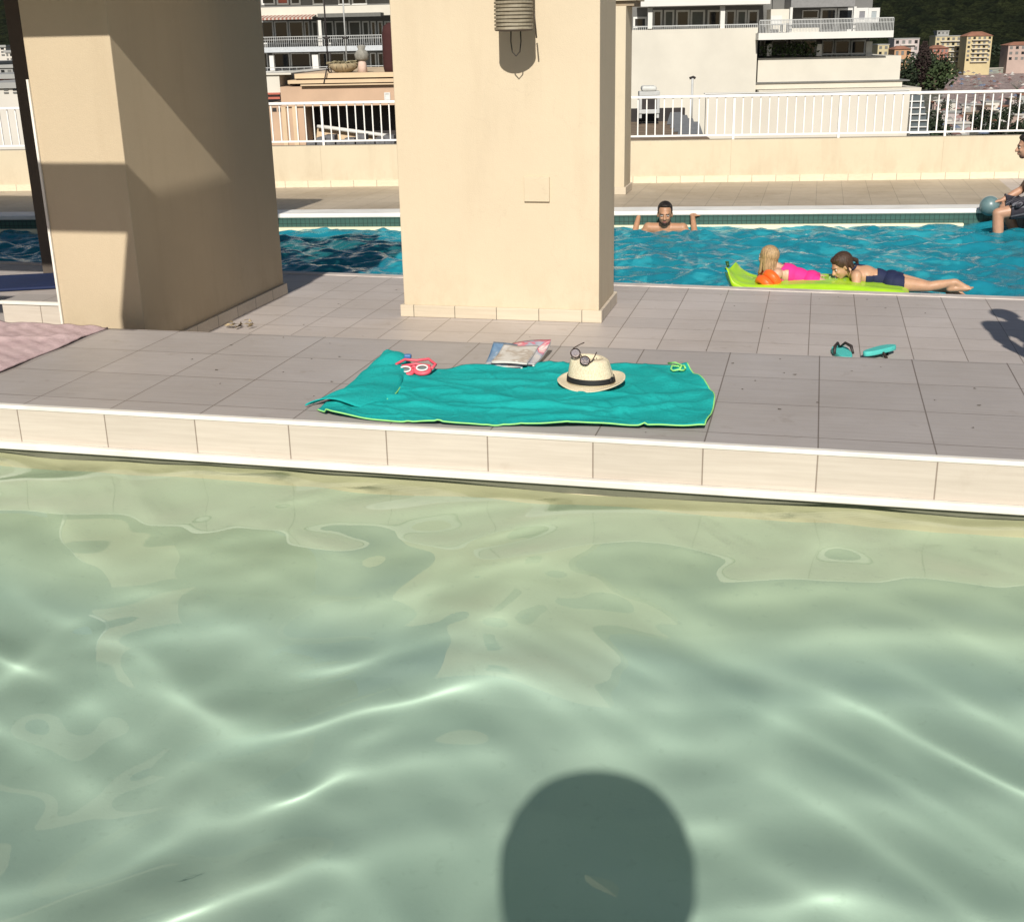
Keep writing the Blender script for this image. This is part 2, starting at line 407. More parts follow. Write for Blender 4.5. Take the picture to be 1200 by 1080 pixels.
bp2 = pillar('pillar', 'slim cream pillar against the far parapet just right of the broad middle pillar', -2.42, -2.235, 14.8, 15.30, 2.13, M_cream2, ph=.09)
b = MB(); b.M = Matrix.Translation((2.3275, -15.05, 0)); b.box(-2.75, -2.12, 14.80, 15.5, 2.19, 2.6); b.build('lintel', M_cream2, bp2)
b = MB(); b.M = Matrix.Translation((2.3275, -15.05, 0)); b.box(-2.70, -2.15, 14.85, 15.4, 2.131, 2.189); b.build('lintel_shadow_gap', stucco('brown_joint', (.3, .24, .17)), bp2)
# pergola over the left pillar: slab and beams on posts, all above the picture
pg = thing('pergola', 'flat concrete terrace canopy with side beam and cross beam resting on the left pillars', 'canopy', (-6, 6, 0))
def pgp(n, *bx):
    m = MB(); m.M = Matrix.Translation((6, -6, 0)); m.box(*bx); return m.build(n, M_soffit, pg)
pgp('roof_slab', -10, -3.3, 5.44, 8.0, 2.601, 2.75)
pgp('roof_slab', -10, -5.2, 8.001, 10.2, 2.601, 2.75)  # unseen extra slab, added to keep the back-left pillar in shade
pgp('side_beam', -3.5, -3.3, 3.05, 5.439, 2.5, 2.7)
pgp('cross_beam', -9.7, -3.501, 3.99, 4.32, 2.53, 2.7)
pgp('post', -9.9, -9.7, 3.9, 4.3, -.5, 2.75)

# ---- low tiled kerb left of the left pillar
kb = thing('tiled_kerb', 'low tiled kerb with white edge strip beside the thick left pillar', 'kerb', (-4.8, 7, 0))
m = MB(); m.M = Matrix.Translation((4.8, -7, 0)); m.box(-5.16, -4.442, 6.885, 7.12, .001, .238); m.build('block', M_face, kb)
m = MB(); m.M = Matrix.Translation((4.8, -7, 0)); m.box(-5.17, -4.442, 6.875, 6.90, .225, .246); m.build('edge_strip', M_trim, kb)
m = MB(); m.M = Matrix.Translation((4.8, -7, 0)); m.box(-5.16, -4.442, 6.901, 7.12, .2385, .244); m.build('cap_tile', M_up, kb)

# ---- parapet and balustrade at the far side
PA = R(10.007)
par = Matrix.Translation((-6.859, 15.191, 0)) @ Matrix.Rotation(PA, 4, 'Z')
pt_ = thing('parapet_wall', 'long low cream parapet wall behind the swimming pool', 'wall', (-6.859, 15.191, 0), PA)
MB().box(-12, 24, 0, .22, .001, .525).build('wall', M_cream2, pt_, bevel=.006)
MB().box(-12, 24, -.018, -.001, .001, .085).build('skirting', tiles('skirting_tiles', (.74, .64, .48), .30, 3, .1, 1.2, 'xz', mortar=.003, dirt=.2), pt_)
jt = MB()
for k in range(-4, 8): jt.box(.55+k*2.66, .556+k*2.66, -.003, -.0005, .086, .523)
jt.build('wall_joint', plain('joint_grey', (.5, .42, .3)), pt_)
M_rail = plain('white_painted_metal', (.80, .79, .77), .35, .05, 9, .05)
rl = thing('balustrade', 'white metal balustrade with thin upright bars on the far parapet', 'railing', (-6.859, 15.191, 0), PA)
MB().box(-12, 24, .07, .13, 1.045, 1.078).build('top_rail', M_rail, rl, bevel=.006)
MB().box(-12, 24, .085, .115, .57, .592).build('bottom_rail', M_rail, rl)
bars = MB()
for k in range(-108, 216):
    x = .03+k*.1108
    seen = -4.3 < x < -3.2 or -.1 < x < 1.7 or 4.45 < x < 10.3
    m = MB() if seen else bars
    if k % 12 == 5: m.box(x-.014, x+.014, .086, .114, .526, 1.044)
    else: m.box(x-.0075, x+.0075, .0925, .1075, .593, 1.044)
    if seen: m.build('bar' if k % 12 != 5 else 'post', M_rail, rl)
tag(bars.build('far_bars', M_rail, rl), kind='stuff')
# ================================================================= THINGS ON THE TERRACE
# wall lantern
lt = thing('wall_lantern', 'ribbed cylindrical wall lantern with a hanging wire loop on the broad middle pillar', 'lamp', (-1.845, 7.905, 1.86))
M_lant = NT('weathered_lantern')
M_lant = M_lant.fin(M_lant.mix(M_lant.ramp(M_lant.noise(9, 5, .6, M_lant.map(M_lant.obj(), sc=(1, 1, 8))), [(.35, 0.), (.65, 1.)]), (.20, .165, .11), (.34, .30, .22)), .6)
pr_ = []
for k in range(21):
    z = k*.021; pr_ += [(.118, z), (.118, z+.013), (.108, z+.015), (.108, z+.020)]
MB().lathe(pr_, (0, -.25, 0), 28, smooth=False).build('shade', M_lant, lt)
MB().lathe([(.06, -.012), (.112, -.008), (.119, -.001)], (0, -.25, 0), 28).build('bottom_plate', plain('dark_bronze', (.08, .06, .045), .6), lt)
MB().tube([(0, -.02, .12), (0, -.14, .12)], .03).box(-.06, .06, -.02, -.001, .04, .2).build('bracket', M_lant, lt)
MB().tube([(-.03, -.2, 0), (-.032, -.2, -.07), (-.024, -.2, -.13), (0, -.2, -.155), (.024, -.2, -.13), (.032, -.2, -.07), (.03, -.2, 0)], .0042, 6).build('wire_loop', M_dark_wire if 'M_dark_wire' in globals() else plain('black_wire', (.03, .025, .02), .5), lt)
MB().tube([(.13, -.26, .1), (.137, -.25, -.0), (.13, -.2, -.05)], .005, 5).build('cable', plain('brown_cable', (.06, .045, .03), .6), lt)

# --- turquoise towel
def poly_at(pts, u):
    L = [0]
    for a_, b_ in zip(pts[:-1], pts[1:]): L.append(L[-1]+math.dist(a_, b_))
    d = u*L[-1]
    for k in range(len(pts)-1):
        if d <= L[k+1] or k == len(pts)-2:
            f_ = (d-L[k])/max(1e-9, L[k+1]-L[k]); return [pts[k][i]+(pts[k+1][i]-pts[k][i])*f_ for i in range(2)]
def sm_poly(pts, n=4):
    for _ in range(2):
        q = [pts[0]]
        for a_, b_ in zip(pts[:-1], pts[1:]): q += [tuple(a_[i]*.75+b_[i]*.25 for i in range(2)), tuple(a_[i]*.25+b_[i]*.75 for i in range(2))]
        pts = q+[pts[-1]]
    return pts
FR = sm_poly([(-2.107,4.858),(-2.013,4.790),(-1.837,4.775),(-1.637,4.757),(-1.337,4.764),(-1.202,4.80),(-.99,4.80),(-.872,4.847),(-.62,4.858),(-.39,4.897)])
BK = sm_poly([(-2.03,5.60),(-1.90,5.60),(-1.782,5.60),(-1.589,5.70),(-1.265,5.82),(-1.0,5.80),(-.838,5.854),(-.675,5.915),(-.564,5.866)])
LF = sm_poly([(-2.107,4.858),(-2.12,4.98),(-2.05,5.12),(-2.02,5.3),(-2.03,5.60)])
RT = sm_poly([(-.39,4.897),(-.375,5.12),(-.385,5.39),(-.456,5.60),(-.564,5.866)])
def towel_xy(u, v):
    f_, b_, l_, r_ = poly_at(FR, u), poly_at(BK, u), poly_at(LF, v), poly_at(RT, v)
    c00, c10, c01, c11 = FR[0], FR[-1], BK[0], BK[-1]
    return [(1-v)*f_[i]+v*b_[i]+(1-u)*l_[i]+u*r_[i]-((1-u)*(1-v)*c00[i]+u*(1-v)*c10[i]+(1-u)*v*c01[i]+u*v*c11[i]) for i in (0, 1)]
def gs(x): return math.exp(-x*x)
RIDG = [((-1.95,5.45),(-1.35,5.20),.035,.022), ((-1.8,5.30),(-.95,5.00),.05,.018), ((-1.5,5.55),(-.85,5.62),.05,.013), ((-1.45,5.04),(-.75,5.08),.022,.020), ((-.85,5.02),(-.5,5.22),.03,.016), ((-.9,5.15),(-.45,5.42),.05,.014), ((-1.9,4.95),(-1.5,5.05),.03,.016), ((-2.05,5.0),(-1.8,5.12),.03,.03), ((-.75,5.8),(-.6,5.55),.04,.02), ((-1.2,4.86),(-.95,4.95),.04,.02), ((-1.7,5.0),(-1.1,4.98),.02,.010), ((-1.3,5.35),(-.6,5.3),.03,.010), ((-1.8,5.42),(-1.2,5.45),.03,.012), ((-1.6,5.15),(-1.1,5.12),.018,.009)]
def towel_z(x, y, u, v):
    z = .010+.004*math.sin(x*9+y*3)*math.sin(y*13-x*2)+.0015*math.sin(x*31+y*17)+.0012*math.sin(x*11-y*43)
    for (ax, ay), (bx_, by_), w_, h_ in RIDG:
        dx, dy = bx_-ax, by_-ay; L2 = dx*dx+dy*dy; t_ = ((x-ax)*dx+(y-ay)*dy)/L2; tc = min(1, max(0, t_))
        d = math.hypot(x-ax-dx*tc, y-ay-dy*tc); z += h_*gs(d/w_)*(.6+.4*math.sin(tc*PI))
    e = gs(v/.06)
    z += e*(.5+.5*math.sin(u*21+.6)+.4*math.sin(u*8+2))*.016*(1 if u > .04 else .3)
    z += gs((1-u)/.03)*.010*(1+math.sin(v*19)); z += gs((1-v)/.05)*.008*(1+math.sin(u*26))
    z += .007*(gs(math.sin(x*5.1+y*7.7+.8*math.sin(x*9))/.10)+gs(math.sin(x*3.3-y*9.1+math.sin(x*6+1))/.09)*.8+gs(math.sin(x*8.7+y*2.1+2*math.sin(y*5))/.12)*.6)*(.4+.6*math.sin(x*3+y*2)**2)
    return PLAT_Z+max(.004, z)
def towel_p(u, v): x, y = towel_xy(u, v); return (x, y, towel_z(x, y, u, v))
t = NT('turquoise_terry')
n1 = t.noise(420, 2, .6); c = t.mix(t.ramp(t.noise(5, 5, .6), [(.3, 0.), (.7, 1.)]), (.014, .43, .41), (.024, .50, .47))
c = t.mix(t.math('MULTIPLY', n1, .28), c, (.006, .28, .27)); t.bump(t.math('ADD', n1, t.math('MULTIPLY', t.noise(45, 5, .7), 1.6)), .8, .006)
M_towel = t.fin(c, .95, spec=.1)
M_hem = plain('lime_hem', (.33, .75, .22), .85, .1, 30, .3)
tw = thing('beach_towel', 'turquoise beach towel with lime green hem lying crumpled on the grey platform tiles', 'towel', (-1.2, 5.3, PLAT_Z))
def off(m): m.M = Matrix.Translation((1.2, -5.3, -PLAT_Z)); return m
off(MB()).grid(towel_p, 200, 90).build('cloth', M_towel, tw, solid=.006)
hem = [towel_p(k/140, 0) for k in range(141)]+[towel_p(1, k/60) for k in range(1, 61)]
off(MB()).tube([(x, y-.001, z+.002) for x, y, z in hem], .0032, 6).build('hem', M_hem, tw)
hb = [towel_p(1-k/90, 1) for k in range(91)]
off(MB()).tube([(x, y+.001, z-.003) for x, y, z in hb], .004, 6).build('back_hem', M_hem, tw)
# folded corner at the left: a flap doubled over into a standing roll
FA = [(-2.065, 5.80), (-2.03, 5.60), (-1.985, 5.40), (-1.965, 5.25), (-1.99, 5.08), (-2.06, 4.93)]
FA = sm_poly(FA)
def flap(u, v):
    x, y = poly_at(FA, v); w_ = .058+.075*math.sin(min(1, v*1.15)*PI*.62); a_ = PI*(1-u)
    lean = .02*math.sin(v*9)
    h_ = (.056-.030*v)*(1+.16*math.sin(v*17)+.12*math.sin(v*31+u*5)+.10*math.sin(u*9+v*23))
    return (x+math.cos(a_)*w_+lean*u, y+.02*math.sin(u*7+v*5), PLAT_Z+.012+h_*math.sin(a_)**.8*(1 if v > .04 else .55+v*11))
off(MB()).grid(flap, 26, 60).build('folded_corner', M_towel, tw, solid=.005)
off(MB()).tube([tuple(Vector(flap(1, .02+k/50*.80))+Vector((.002, -.001, .005))) for k in range(51)], .0032, 6).tube([(p[0], p[1], p[2]) for p in [flap(u_/20, 0.0) for u_ in range(3, 21)]], .004, 6).build('flap_hem', M_hem, tw)
lp_ = [(-.60+.035*math.cos(a_/9*6.28), 5.80+.05*math.sin(a_/9*6.28), PLAT_Z+.024+.006*math.sin(a_*2)) for a_ in range(10)]
off(MB()).tube(lp_, .0045, 6).tube([(-.66, 5.90, PLAT_Z+.02), (-.62, 5.86, PLAT_Z+.035), (-.585, 5.83, PLAT_Z+.03), (-.59, 5.77, PLAT_Z+.026)], .005, 6).build('hanging_loop', M_hem, tw)
def tz(x, y):
    return PLAT_Z+.012

# --- straw hat
ht = thing('straw_hat', 'cream straw trilby hat with black band standing on the turquoise towel', 'hat', (-.97, 5.45, PLAT_Z+.022), R(-8))
t = NT('straw'); w = t.noise(1, 3, .5, t.map(t.obj(), sc=(260, 260, 90)))
c = t.mix(t.ramp(w, [(.35, 0.), (.65, 1.)]), (.60, .50, .34), (.76, .68, .50)); t.bump(w, .7, .003); M_straw = t.fin(c, .8, spec=.2)
def brim(u, v):
    a_ = u*2*PI; r_ = .104+v*.048
    rx, ry = r_*1.06, r_*.94
    x, y = rx*math.cos(a_), ry*math.sin(a_)
    up = .030*max(0, math.cos(a_))**1.2*v**1.5+.020*max(0, math.sin(a_))*v**2+.010*max(0, -math.cos(a_))*v**2-.016*max(0, -math.sin(a_-.5))*v
    return (x, y, .010+up)
MB().grid(brim, 73, 9).build('brim', M_straw, ht, solid=.004)
def crown(u, v):
    a_ = u*2*PI; z = v*.120
    rx, ry = .112-.026*v**1.2, .098-.024*v**1.2
    if v > .88: k = (v-.88)/.12; rx *= 1-.30*k**1.6; ry *= 1-.34*k**1.6; z = .1056+.013*math.sin(k*PI/2)
    x, y = rx*math.cos(a_), ry*math.sin(a_)
    # front pinches and a higher left shoulder
    pin = gs((x+.045)/.03)*gs((abs(y)-.055)/.03)*v**2*.014
    y *= 1-pin*16
    z += v**2*(-x*.08)
    return (x-.008*v, y, z+.012)
def crown_top(u, v):
    a_ = u*2*PI; c0 = crown(u, 1.0); k = 1-v
    x, y = c0[0]*k-.008*v, c0[1]*k
    dip = .034*gs(y/.022)*gs((x+.005)/.05)*min(1, v*3)
    return (x, y, .012+.1186+(-x*.08)-dip+.006*math.sin(v*PI))
m = MB(); m.grid(crown, 65, 22); m.grid(crown_top, 65, 14); m.build('crown', M_straw, ht, solid=.003)
M_band = plain('black_ribbon', (.012, .012, .013), .7, .2, 30, .2, 200)
def band(u, v):
    p = crown(u, .06+v*.21); q = Vector((p[0], p[1], 0)); q = q*(1+.0045/q.length); return (q.x, q.y, p[2])
m = MB(); m.grid(band, 65, 5); m.build('band', M_band, ht, solid=.002)
MB().ell((.110, -.030, .036), (.008, .022, .016), 10, 8).build('bow', M_band, ht)

# --- spectacles on the hat
gl_ = thing('spectacles', 'dark framed spectacles leaning on the crown of the straw hat', 'glasses', (-1.010, 5.385, PLAT_Z+.168))
_z = Vector((-.12, -.80, .55)).normalized(); _x = Vector((.80, -.18, -.58)); _x = (_x-_z*_x.dot(_z)).normalized(); _y = _z.cross(_x)
gl_.rotation_euler = Matrix((_x, _y, _z)).transposed().to_euler()
M_fr = plain('tortoise_frame', (.035, .016, .012), .3, .3, 60, 0)
for sx in (-1, 1):
    m = MB(); m.tube([(sx*.031+.024*math.cos(a_/24*2*PI), .021*math.sin(a_/24*2*PI), 0) for a_ in range(25)], .0028, 6); rim = m.build('rim', M_fr, gl_)
    t = NT('clear_lens'); t.b.inputs['Transmission Weight'].default_value = .85; M_lens = t.fin((.75, .7, .75), .05)
    MB().ell((sx*.031, 0, 0), (.023, .020, .0012), 20, 6).build('lens', M_lens, rim)
    MB().tube([(sx*.056, .010, 0), (sx*.056, .022, -.006), (sx*.047, .050, -.012), (sx*.040, .066, -.016)], .0024, 6).build('temple', M_fr, gl_)
MB().tube([(-.010, .004, 0), (0, .009, .002), (.010, .004, 0)], .0026, 6).build('bridge', M_fr, gl_)

# --- magazines
def cover_mat(name, stops, seed, sc=9):
    t = NT(name); c = t.noise(sc, 3, .6, t.map(t.obj(), loc=(seed, seed*2, 0)), dist=.6)
    return t.fin(t.ramp(c, stops), .3, spec=.5)
M_page = plain('page_edges', (.70, .68, .64), .7, .08, 60, 0)
mags = [((-1.475, 5.86, PLAT_Z+.004), R(4), .20, .29, 'open blue and white magazine lying lowest in the pile beside the towel', [(.3, (.08, .16, .30)), (.48, (.16, .28, .42)), (.56, (.6, .6, .6)), (.66, (.45, .08, .10))], 1, .012, .055, -1),
        ((-1.40, 5.89, PLAT_Z+.018), R(-5), .21, .29, 'magazine with curled pink and red corner, middle of the pile beside the towel', [(.35, (.55, .52, .50)), (.5, (.30, .34, .42)), (.58, (.62, .10, .16)), (.7, (.7, .66, .62))], 5, .010, .060, 1),
        ((-1.43, 5.84, PLAT_Z+.030), R(-1), .185, .245, 'pale magazine with printed photographs on top of the pile beside the towel', [(.35, (.62, .60, .57)), (.5, (.52, .49, .45)), (.57, (.36, .30, .25)), (.66, (.68, .66, .62))], 9, .010, .030, 0)]
for loc, rz, w_, d_, lab, st, sd, th, lift, side in mags:
    mg = thing('magazine', lab, 'magazine', loc, rz, 'magazines piled beside the towel')
    def sheet(u, v, z0, ww=w_, dd=d_, lf=lift, sd_=side):
        x, y = (u-.5)*ww, (v-.5)*dd
        z = lf*v**2.2*(.5+.5*(u if sd_ > 0 else (1-u) if sd_ < 0 else abs(u-.5)*2))+.006*math.sin(u*PI)
        return (x, y, z0+z)
    MB().grid(lambda u, v: sheet(u, v, th), 16, 16).build('cover', cover_mat('cover_%d' % sd, st, sd), mg, solid=.0012)
    m = MB(); n_ = 16
    rg = []
    for zt_ in (0.0, th-.0012):
        ring = [sheet(i/n_, 0, zt_) for i in range(n_)]+[sheet(1, i/n_, zt_) for i in range(n_)]+[sheet(1-i/n_, 1, zt_) for i in range(n_)]+[sheet(0, 1-i/n_, zt_) for i in range(n_)]
        rg.append([(p[0]*.985, p[1]*.985, p[2] if zt_ else p[2]*.75) for p in ring])
    m.rings(rg, cap=False, smooth=False); m.grid(lambda u, v: tuple(Vector(sheet(u, v, th-.0025))*1.0), 12, 12)
    m.build('pages', M_page, mg)
    if side: MB().box(-w_/2+.01, w_/2-.01, -d_/2-.0012, -d_/2+.0005, .001, th*.8).build('spine', plain('dark_spine_%d' % sd, (.04, .04, .06), .5), mg)
    else: MB().box(-w_/2, w_/2, -d_/2-.004, -d_/2+.001, -.004, .002).build('spine', plain('dark_spine_%d' % sd, (.03, .03, .04), .5), mg)

# --- pink swimming goggles
gg = thing('swim_goggles', 'pink child swimming goggles with a blue clip beside the folded towel corner', 'goggles', (-1.86, 5.50, PLAT_Z+.035), R(8))
M_pink = plain('pink_rubber', (.75, .10, .14), .4, .12, 20, .05); M_pinkl = plain('white_seal', (.75, .68, .66), .5, .05, 9, 0)
for sx in (-1, 1):
    q = Matrix.Rotation(R(35), 3, 'X')
    cx_ = sx*.042
    m = MB(); m.tube([Vector((cx_, 0, .004*sx))+q@Vector((.036*math.cos(a_/20*2*PI), .024*math.sin(a_/20*2*PI), 0)) for a_ in range(21)], .0115, 8); eye_ = m.build('cup', M_pink, gg)
    m = MB(); m.tube([Vector((cx_, -.008, .013+.004*sx))+q@Vector((.027*math.cos(a_/20*2*PI), .017*math.sin(a_/20*2*PI), 0)) for a_ in range(21)], .0045, 6); m.build('seal', M_pinkl, eye_)
    m = MB(); m.ell((cx_, -.004, .006+.004*sx), (.026, .016, .004), 16, 6, q); m.build('lens', plain('grey_lens', (.16, .20, .20), .12), eye_)
MB().tube([(-.014, .002, .012), (0, .004, .02), (.014, .002, .014)], .008, 6).build('nose_bridge', M_pink, gg)
MB().tube([(-.08, .0, .004), (-.095, .04, .02), (-.06, .085, .034), (0, .08, .030), (.06, .09, .036), (.10, .05, .018), (.084, .01, .006)], .008, 6).tube([(-.075, .03, .012), (0, .055, .02), (.075, .04, .014)], .007, 6).build('strap', M_pink, gg)
MB().box(-.066, -.030, .09, .12, .034, .056).build('clip', plain('blue_clip', (.05, .16, .38), .4), gg, bevel=.006)

# --- flip-flops behind the platform step
M_sole = plain('turquoise_foam', (.08, .50, .46), .7, .1, 20, .2)
def flipflop(loc, rz, label):
    f_ = thing('flip_flop', label, 'sandal', loc, rz, 'flip-flops behind the platform step'); f_.scale = (1.25, 1.1, 1.2)
    out = []
    for k in range(28):
        a_ = k/28*2*PI; y = .125*math.sin(a_); w_ = .044+.008*math.sin(a_)-.006*math.cos(2*a_); out.append((w_*math.cos(a_), y))
    m = MB(); m.rings([[(x*.97, y*.98, 0.001) for x, y in out], [(x, y, .006) for x, y in out], [(x, y, .020) for x, y in out], [(x*.96, y*.98, .024) for x, y in out]]); m.build('sole', M_sole, f_)
    st = plain('black_strap', (.03, .022, .02), .5, .2, 20, 0)
    for sx in (-1, 1): MB().tube([(sx*.043, -.03, .018), (sx*.038, .0, .048), (sx*.018, .04, .056), (0, .075, .026)], [.006, .008, .007, .005], 7).build('strap', st, f_)
    return f_
flipflop((.215, 7.25, .0), R(12), 'turquoise flip-flop with a black strap, the left one behind the platform step')
fr_ = flipflop((.42, 7.27, .0), R(-20), 'turquoise flip-flop lying sole up, the right one behind the platform step')
fr_.rotation_euler = (R(0), R(172), R(-38)); fr_.location.z = .052

# --- dry leaves by the plinth
rs = random.Random(8)
dl = MB()
for k in range(15):
    x, y = -3.72+rs.gauss(0, .07), 7.36+rs.gauss(0, .05); s_ = rs.uniform(.018, .045); q = Matrix.Rotation(rs.uniform(0, 6), 3, 'Z') @ Matrix.Rotation(rs.uniform(-.6, .6), 3, 'X')
    dl.add([Vector((x, y, .012+rs.uniform(0, .02)))+q@Vector(p_)*s_ for p_ in ((-1, 0, 0), (-.3, -.4, .15), (.5, -.3, .1), (1, 0, 0), (.4, .4, .2), (-.4, .35, .12))], [(0, 1, 2, 3, 4, 5)])
tag(dl.build('dry_leaves', plain('dry_leaf', (.36, .28, .17), .8, .4, 20, 0)), 'small heap of dry yellow leaves beside the plinth of the left pillar', 'leaves', kind='stuff')
rs = random.Random(18)
db = MB()
for k in range(60):
    x, y = rs.uniform(-3.4, 1.2), rs.uniform(6.5, 9.1)
    z = .001
    if rs.random() < .45: x, y, z = rs.uniform(-3.4, .9), rs.uniform(4.8, 6.2), PLAT_Z+.001
    s_ = rs.uniform(.003, .009); a_ = rs.uniform(0, 6)
    db.add([(x+s_*math.cos(a_+i*1.6)*(1+.5*(i % 2)), y+s_*math.sin(a_+i*1.6), z+.002*(i % 2)) for i in range(4)], [(0, 1, 2, 3)])
tag(db.build('floor_debris', plain('grit', (.10, .085, .065), .9)), 'tiny dark crumbs scattered over the terrace tiles', 'debris', kind='stuff')

# --- dusty pink towel at the left edge
t = NT('dusty_pink_terry'); n1 = t.noise(300, 2, .6); c = t.mix(t.ramp(t.noise(9, 5, .65), [(.3, 0.), (.7, 1.)]), (.48, .35, .36), (.60, .46, .46)); t.bump(t.math('ADD', n1, t.math('MULTIPLY', t.noise(45, 5), 1.2)), .7, .006)
M_ptow = t.fin(c, .95, spec=.1)
pk = thing('beach_towel', 'dusty pink towel spread on the platform at the left edge of the photo', 'towel', (-4.6, 5.6, PLAT_Z))
def ptow(u, v):
    # edge line from (-3.99,6.25) to (-4.55,4.7): right border follows the tile joint
    yy = 4.72+v*1.52; xr = -4.0+.006*math.sin(v*20)+(0 if v < 2 else 0); xl = -5.6
    x = xr+(xl-xr)*u
    z = .010+.012*abs(math.sin(x*7+yy*5))*math.sin(yy*6+1)**2+.010*gs((x+4.5+.3*(yy-5.4))/.05)+.012*gs((x+4.8-.5*(yy-5.6))/.05)+.011*gs((yy-5.75-.4*(x+4.6))/.04)+.004*math.sin(x*40+yy*30)*math.sin(yy*33)
    return (x+4.6, yy-5.6, z*(1 if u > .02 else .5))
MB().grid(ptow, 110, 110).build('cloth', M_ptow, pk, solid=.006)
MB().tube([(ptow(0, k/40)[0]+.002, ptow(0, k/40)[1], ptow(0, k/40)[2]+.001) for k in range(41)], .006, 6).build('border', M_ptow, pk)

# --- dark blue mat added in place of shaded pool water, left of left pillar
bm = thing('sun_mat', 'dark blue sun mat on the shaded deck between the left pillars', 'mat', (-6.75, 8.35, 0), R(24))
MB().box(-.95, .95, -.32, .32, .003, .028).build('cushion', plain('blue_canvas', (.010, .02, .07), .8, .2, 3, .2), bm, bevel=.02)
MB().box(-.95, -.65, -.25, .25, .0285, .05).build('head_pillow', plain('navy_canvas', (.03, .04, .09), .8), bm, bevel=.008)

# --- lime airbed floating in the pool
ab = thing('air_mattress', 'lime green air mattress floating at the near edge of the swimming pool', 'air mattress', (.05, 9.60, -.050), R(-2.5))
t = NT('lime_vinyl'); t.b.inputs['Coat Weight'].default_value = .4; M_lime = t.fin(t.mix(t.ramp(t.noise(4, 4), [(.3, 0.), (.7, 1.)]), (.33, .62, .015), (.47, .76, .03)), .35)
def airb(u, v):
    a_ = u*2*PI; L_ = 1.50; x = -L_/2+L_*v-.065
    n_ = 7; hw, hh = .30, .052
    cy_, cz_ = math.cos(a_), math.sin(a_)
    y = hw*(abs(cy_)**.5)*(1 if cy_ > 0 else -1); z = hh*(abs(cz_)**.6)*(1 if cz_ > 0 else -1)
    z *= .80+.28*abs(math.sin((y/hw)*PI*2.2)); e = min(1, v/.04, (1-v)/.04)**.5
    z *= (.3+.7*e); y *= (.86+.14*e)
    z += .015*math.sin(x*5+1)
    if x < -.40: k = (-x-.40)/.28; z += .055*k*k+.012*math.sin(y*22+k*4)*k; x += .07*k*k; y *= 1-.12*k; x += .02*math.sin(y*16)*k
    return (x, y, z)
MB().grid(airb, 57, 60).build('body', M_lime, ab)
def pill(u, v):
    a_ = u*2*PI; y = -.30+.60*v; w_ = .046+.014*math.sin(v*13+1)+.008*math.sin(v*31); e = min(1, v/.08, (1-v)/.08)**.5
    return (-.70+w_*math.cos(a_)*1.35+.03*math.sin(v*9), y, .050+e*w_*math.sin(a_)*.95+.03*math.sin(v*7+1)+.007*math.sin(a_*5+v*9))

MB().tube([(-.69, .12, .11), (-.70, .125, .145)], .012).ell((-.70, .125, .15), (.016, .016, .008)).build('valve', plain('dark_green_valve', (.03, .10, .02), .5), ab)

# --- grey-teal ball on the far coping
bl = thing('rubber_ball', 'grey-teal rubber ball held against the white coping beside the seated man', 'ball', (1.785, 13.70, .055))
t = NT('teal_rubber'); M_ball = t.fin(t.mix(t.ramp(t.noise(9, 4), [(.35, 0.), (.65, 1.)]), (.10, .17, .18), (.15, .23, .24)), .35)
MB().ell((0, 0, 0), (.10, .10, .10), 28, 18).build('shell', M_ball, bl)
MB().tube([(.101*math.cos(a_/30*2*PI), .0, .101*math.sin(a_/30*2*PI)) for a_ in range(31)], .0025, 5).build('seam', plain('pale_seam', (.30, .36, .36), .5), bl)
# ================================================================= PEOPLE
def capsule(m, a, b, ra, rb, n=14, flat=1.0, fx=None):
    a, b = Vector(a), Vector(b); d = b-a; L = d.length
    if L < 1e-6: m.ell(a, (ra, ra, ra), n, 8); return m
    t = d/L
    ref = Vector(fx) if fx is not None else (Vector((0, 0, 1)) if abs(t.z) < .9 else Vector((1, 0, 0)))
    u = (ref-t*ref.dot(t)).normalized(); w = t.cross(u)
    prof = [(-1, .05), (-.92, .4), (-.7, .71), (-.38, .92), (0, 1)]
    rs_ = []
    for s_, k in prof: rs_.append((a+t*(s_*ra), ra*k))
    for q in (.33, .66): rs_.append((a+d*q, ra+(rb-ra)*q))
    for s_, k in prof[::-1]: rs_.append((b-t*(s_*rb), rb*k))
    return m.rings([[c+(u*math.cos(2*PI*i/n)*flat+w*math.sin(2*PI*i/n))*r_ for i in range(n)] for c, r_ in rs_])
def remeshed(m, name, mat, parent, vox=.008, smooth=4, it=None):
    o = m.build(name, mat, None)
    md = o.modifiers.new('r', 'REMESH'); md.mode = 'VOXEL'; md.voxel_size = vox; md.use_smooth_shade = True
    if smooth: s_ = o.modifiers.new('s', 'SMOOTH'); s_.factor = .5; s_.iterations = smooth
    dg = bpy.context.evaluated_depsgraph_get(); me = bpy.data.meshes.new_from_object(o.evaluated_get(dg)); me.name = name
    old = o.data; o.modifiers.clear(); o.data = me; bpy.data.meshes.remove(old)
    if not me.materials: me.materials.append(mat)
    o.parent = parent; return o
def garment(body, pred, off_, name, mat, parent):
    bm = bmesh.new(); bm.from_mesh(body.data); bm.normal_update()
    for v in bm.verts: v.co += v.normal*0
    kill = [f for f in bm.faces if not pred(f.calc_center_median())]
    bmesh.ops.delete(bm, geom=kill, context='FACES')
    for v in bm.verts: v.co += v.normal*off_
    me = bpy.data.meshes.new(name); bm.to_mesh(me); bm.free()
    me.materials.clear(); me.materials.append(mat)
    for p in me.polygons: p.use_smooth = True
    o = bpy.data.objects.new(name, me); COL.objects.link(o); o.parent = parent
    md = o.modifiers.new('solid', 'SOLIDIFY'); md.thickness = .003; md.offset = 1
    return o
def frame(f, up):
    f = Vector(f).normalized(); up = Vector(up); s_ = f.cross(up).normalized(); u = s_.cross(f).normalized()
    return Matrix((s_, f, u)).transposed()      # columns: right, forward, up
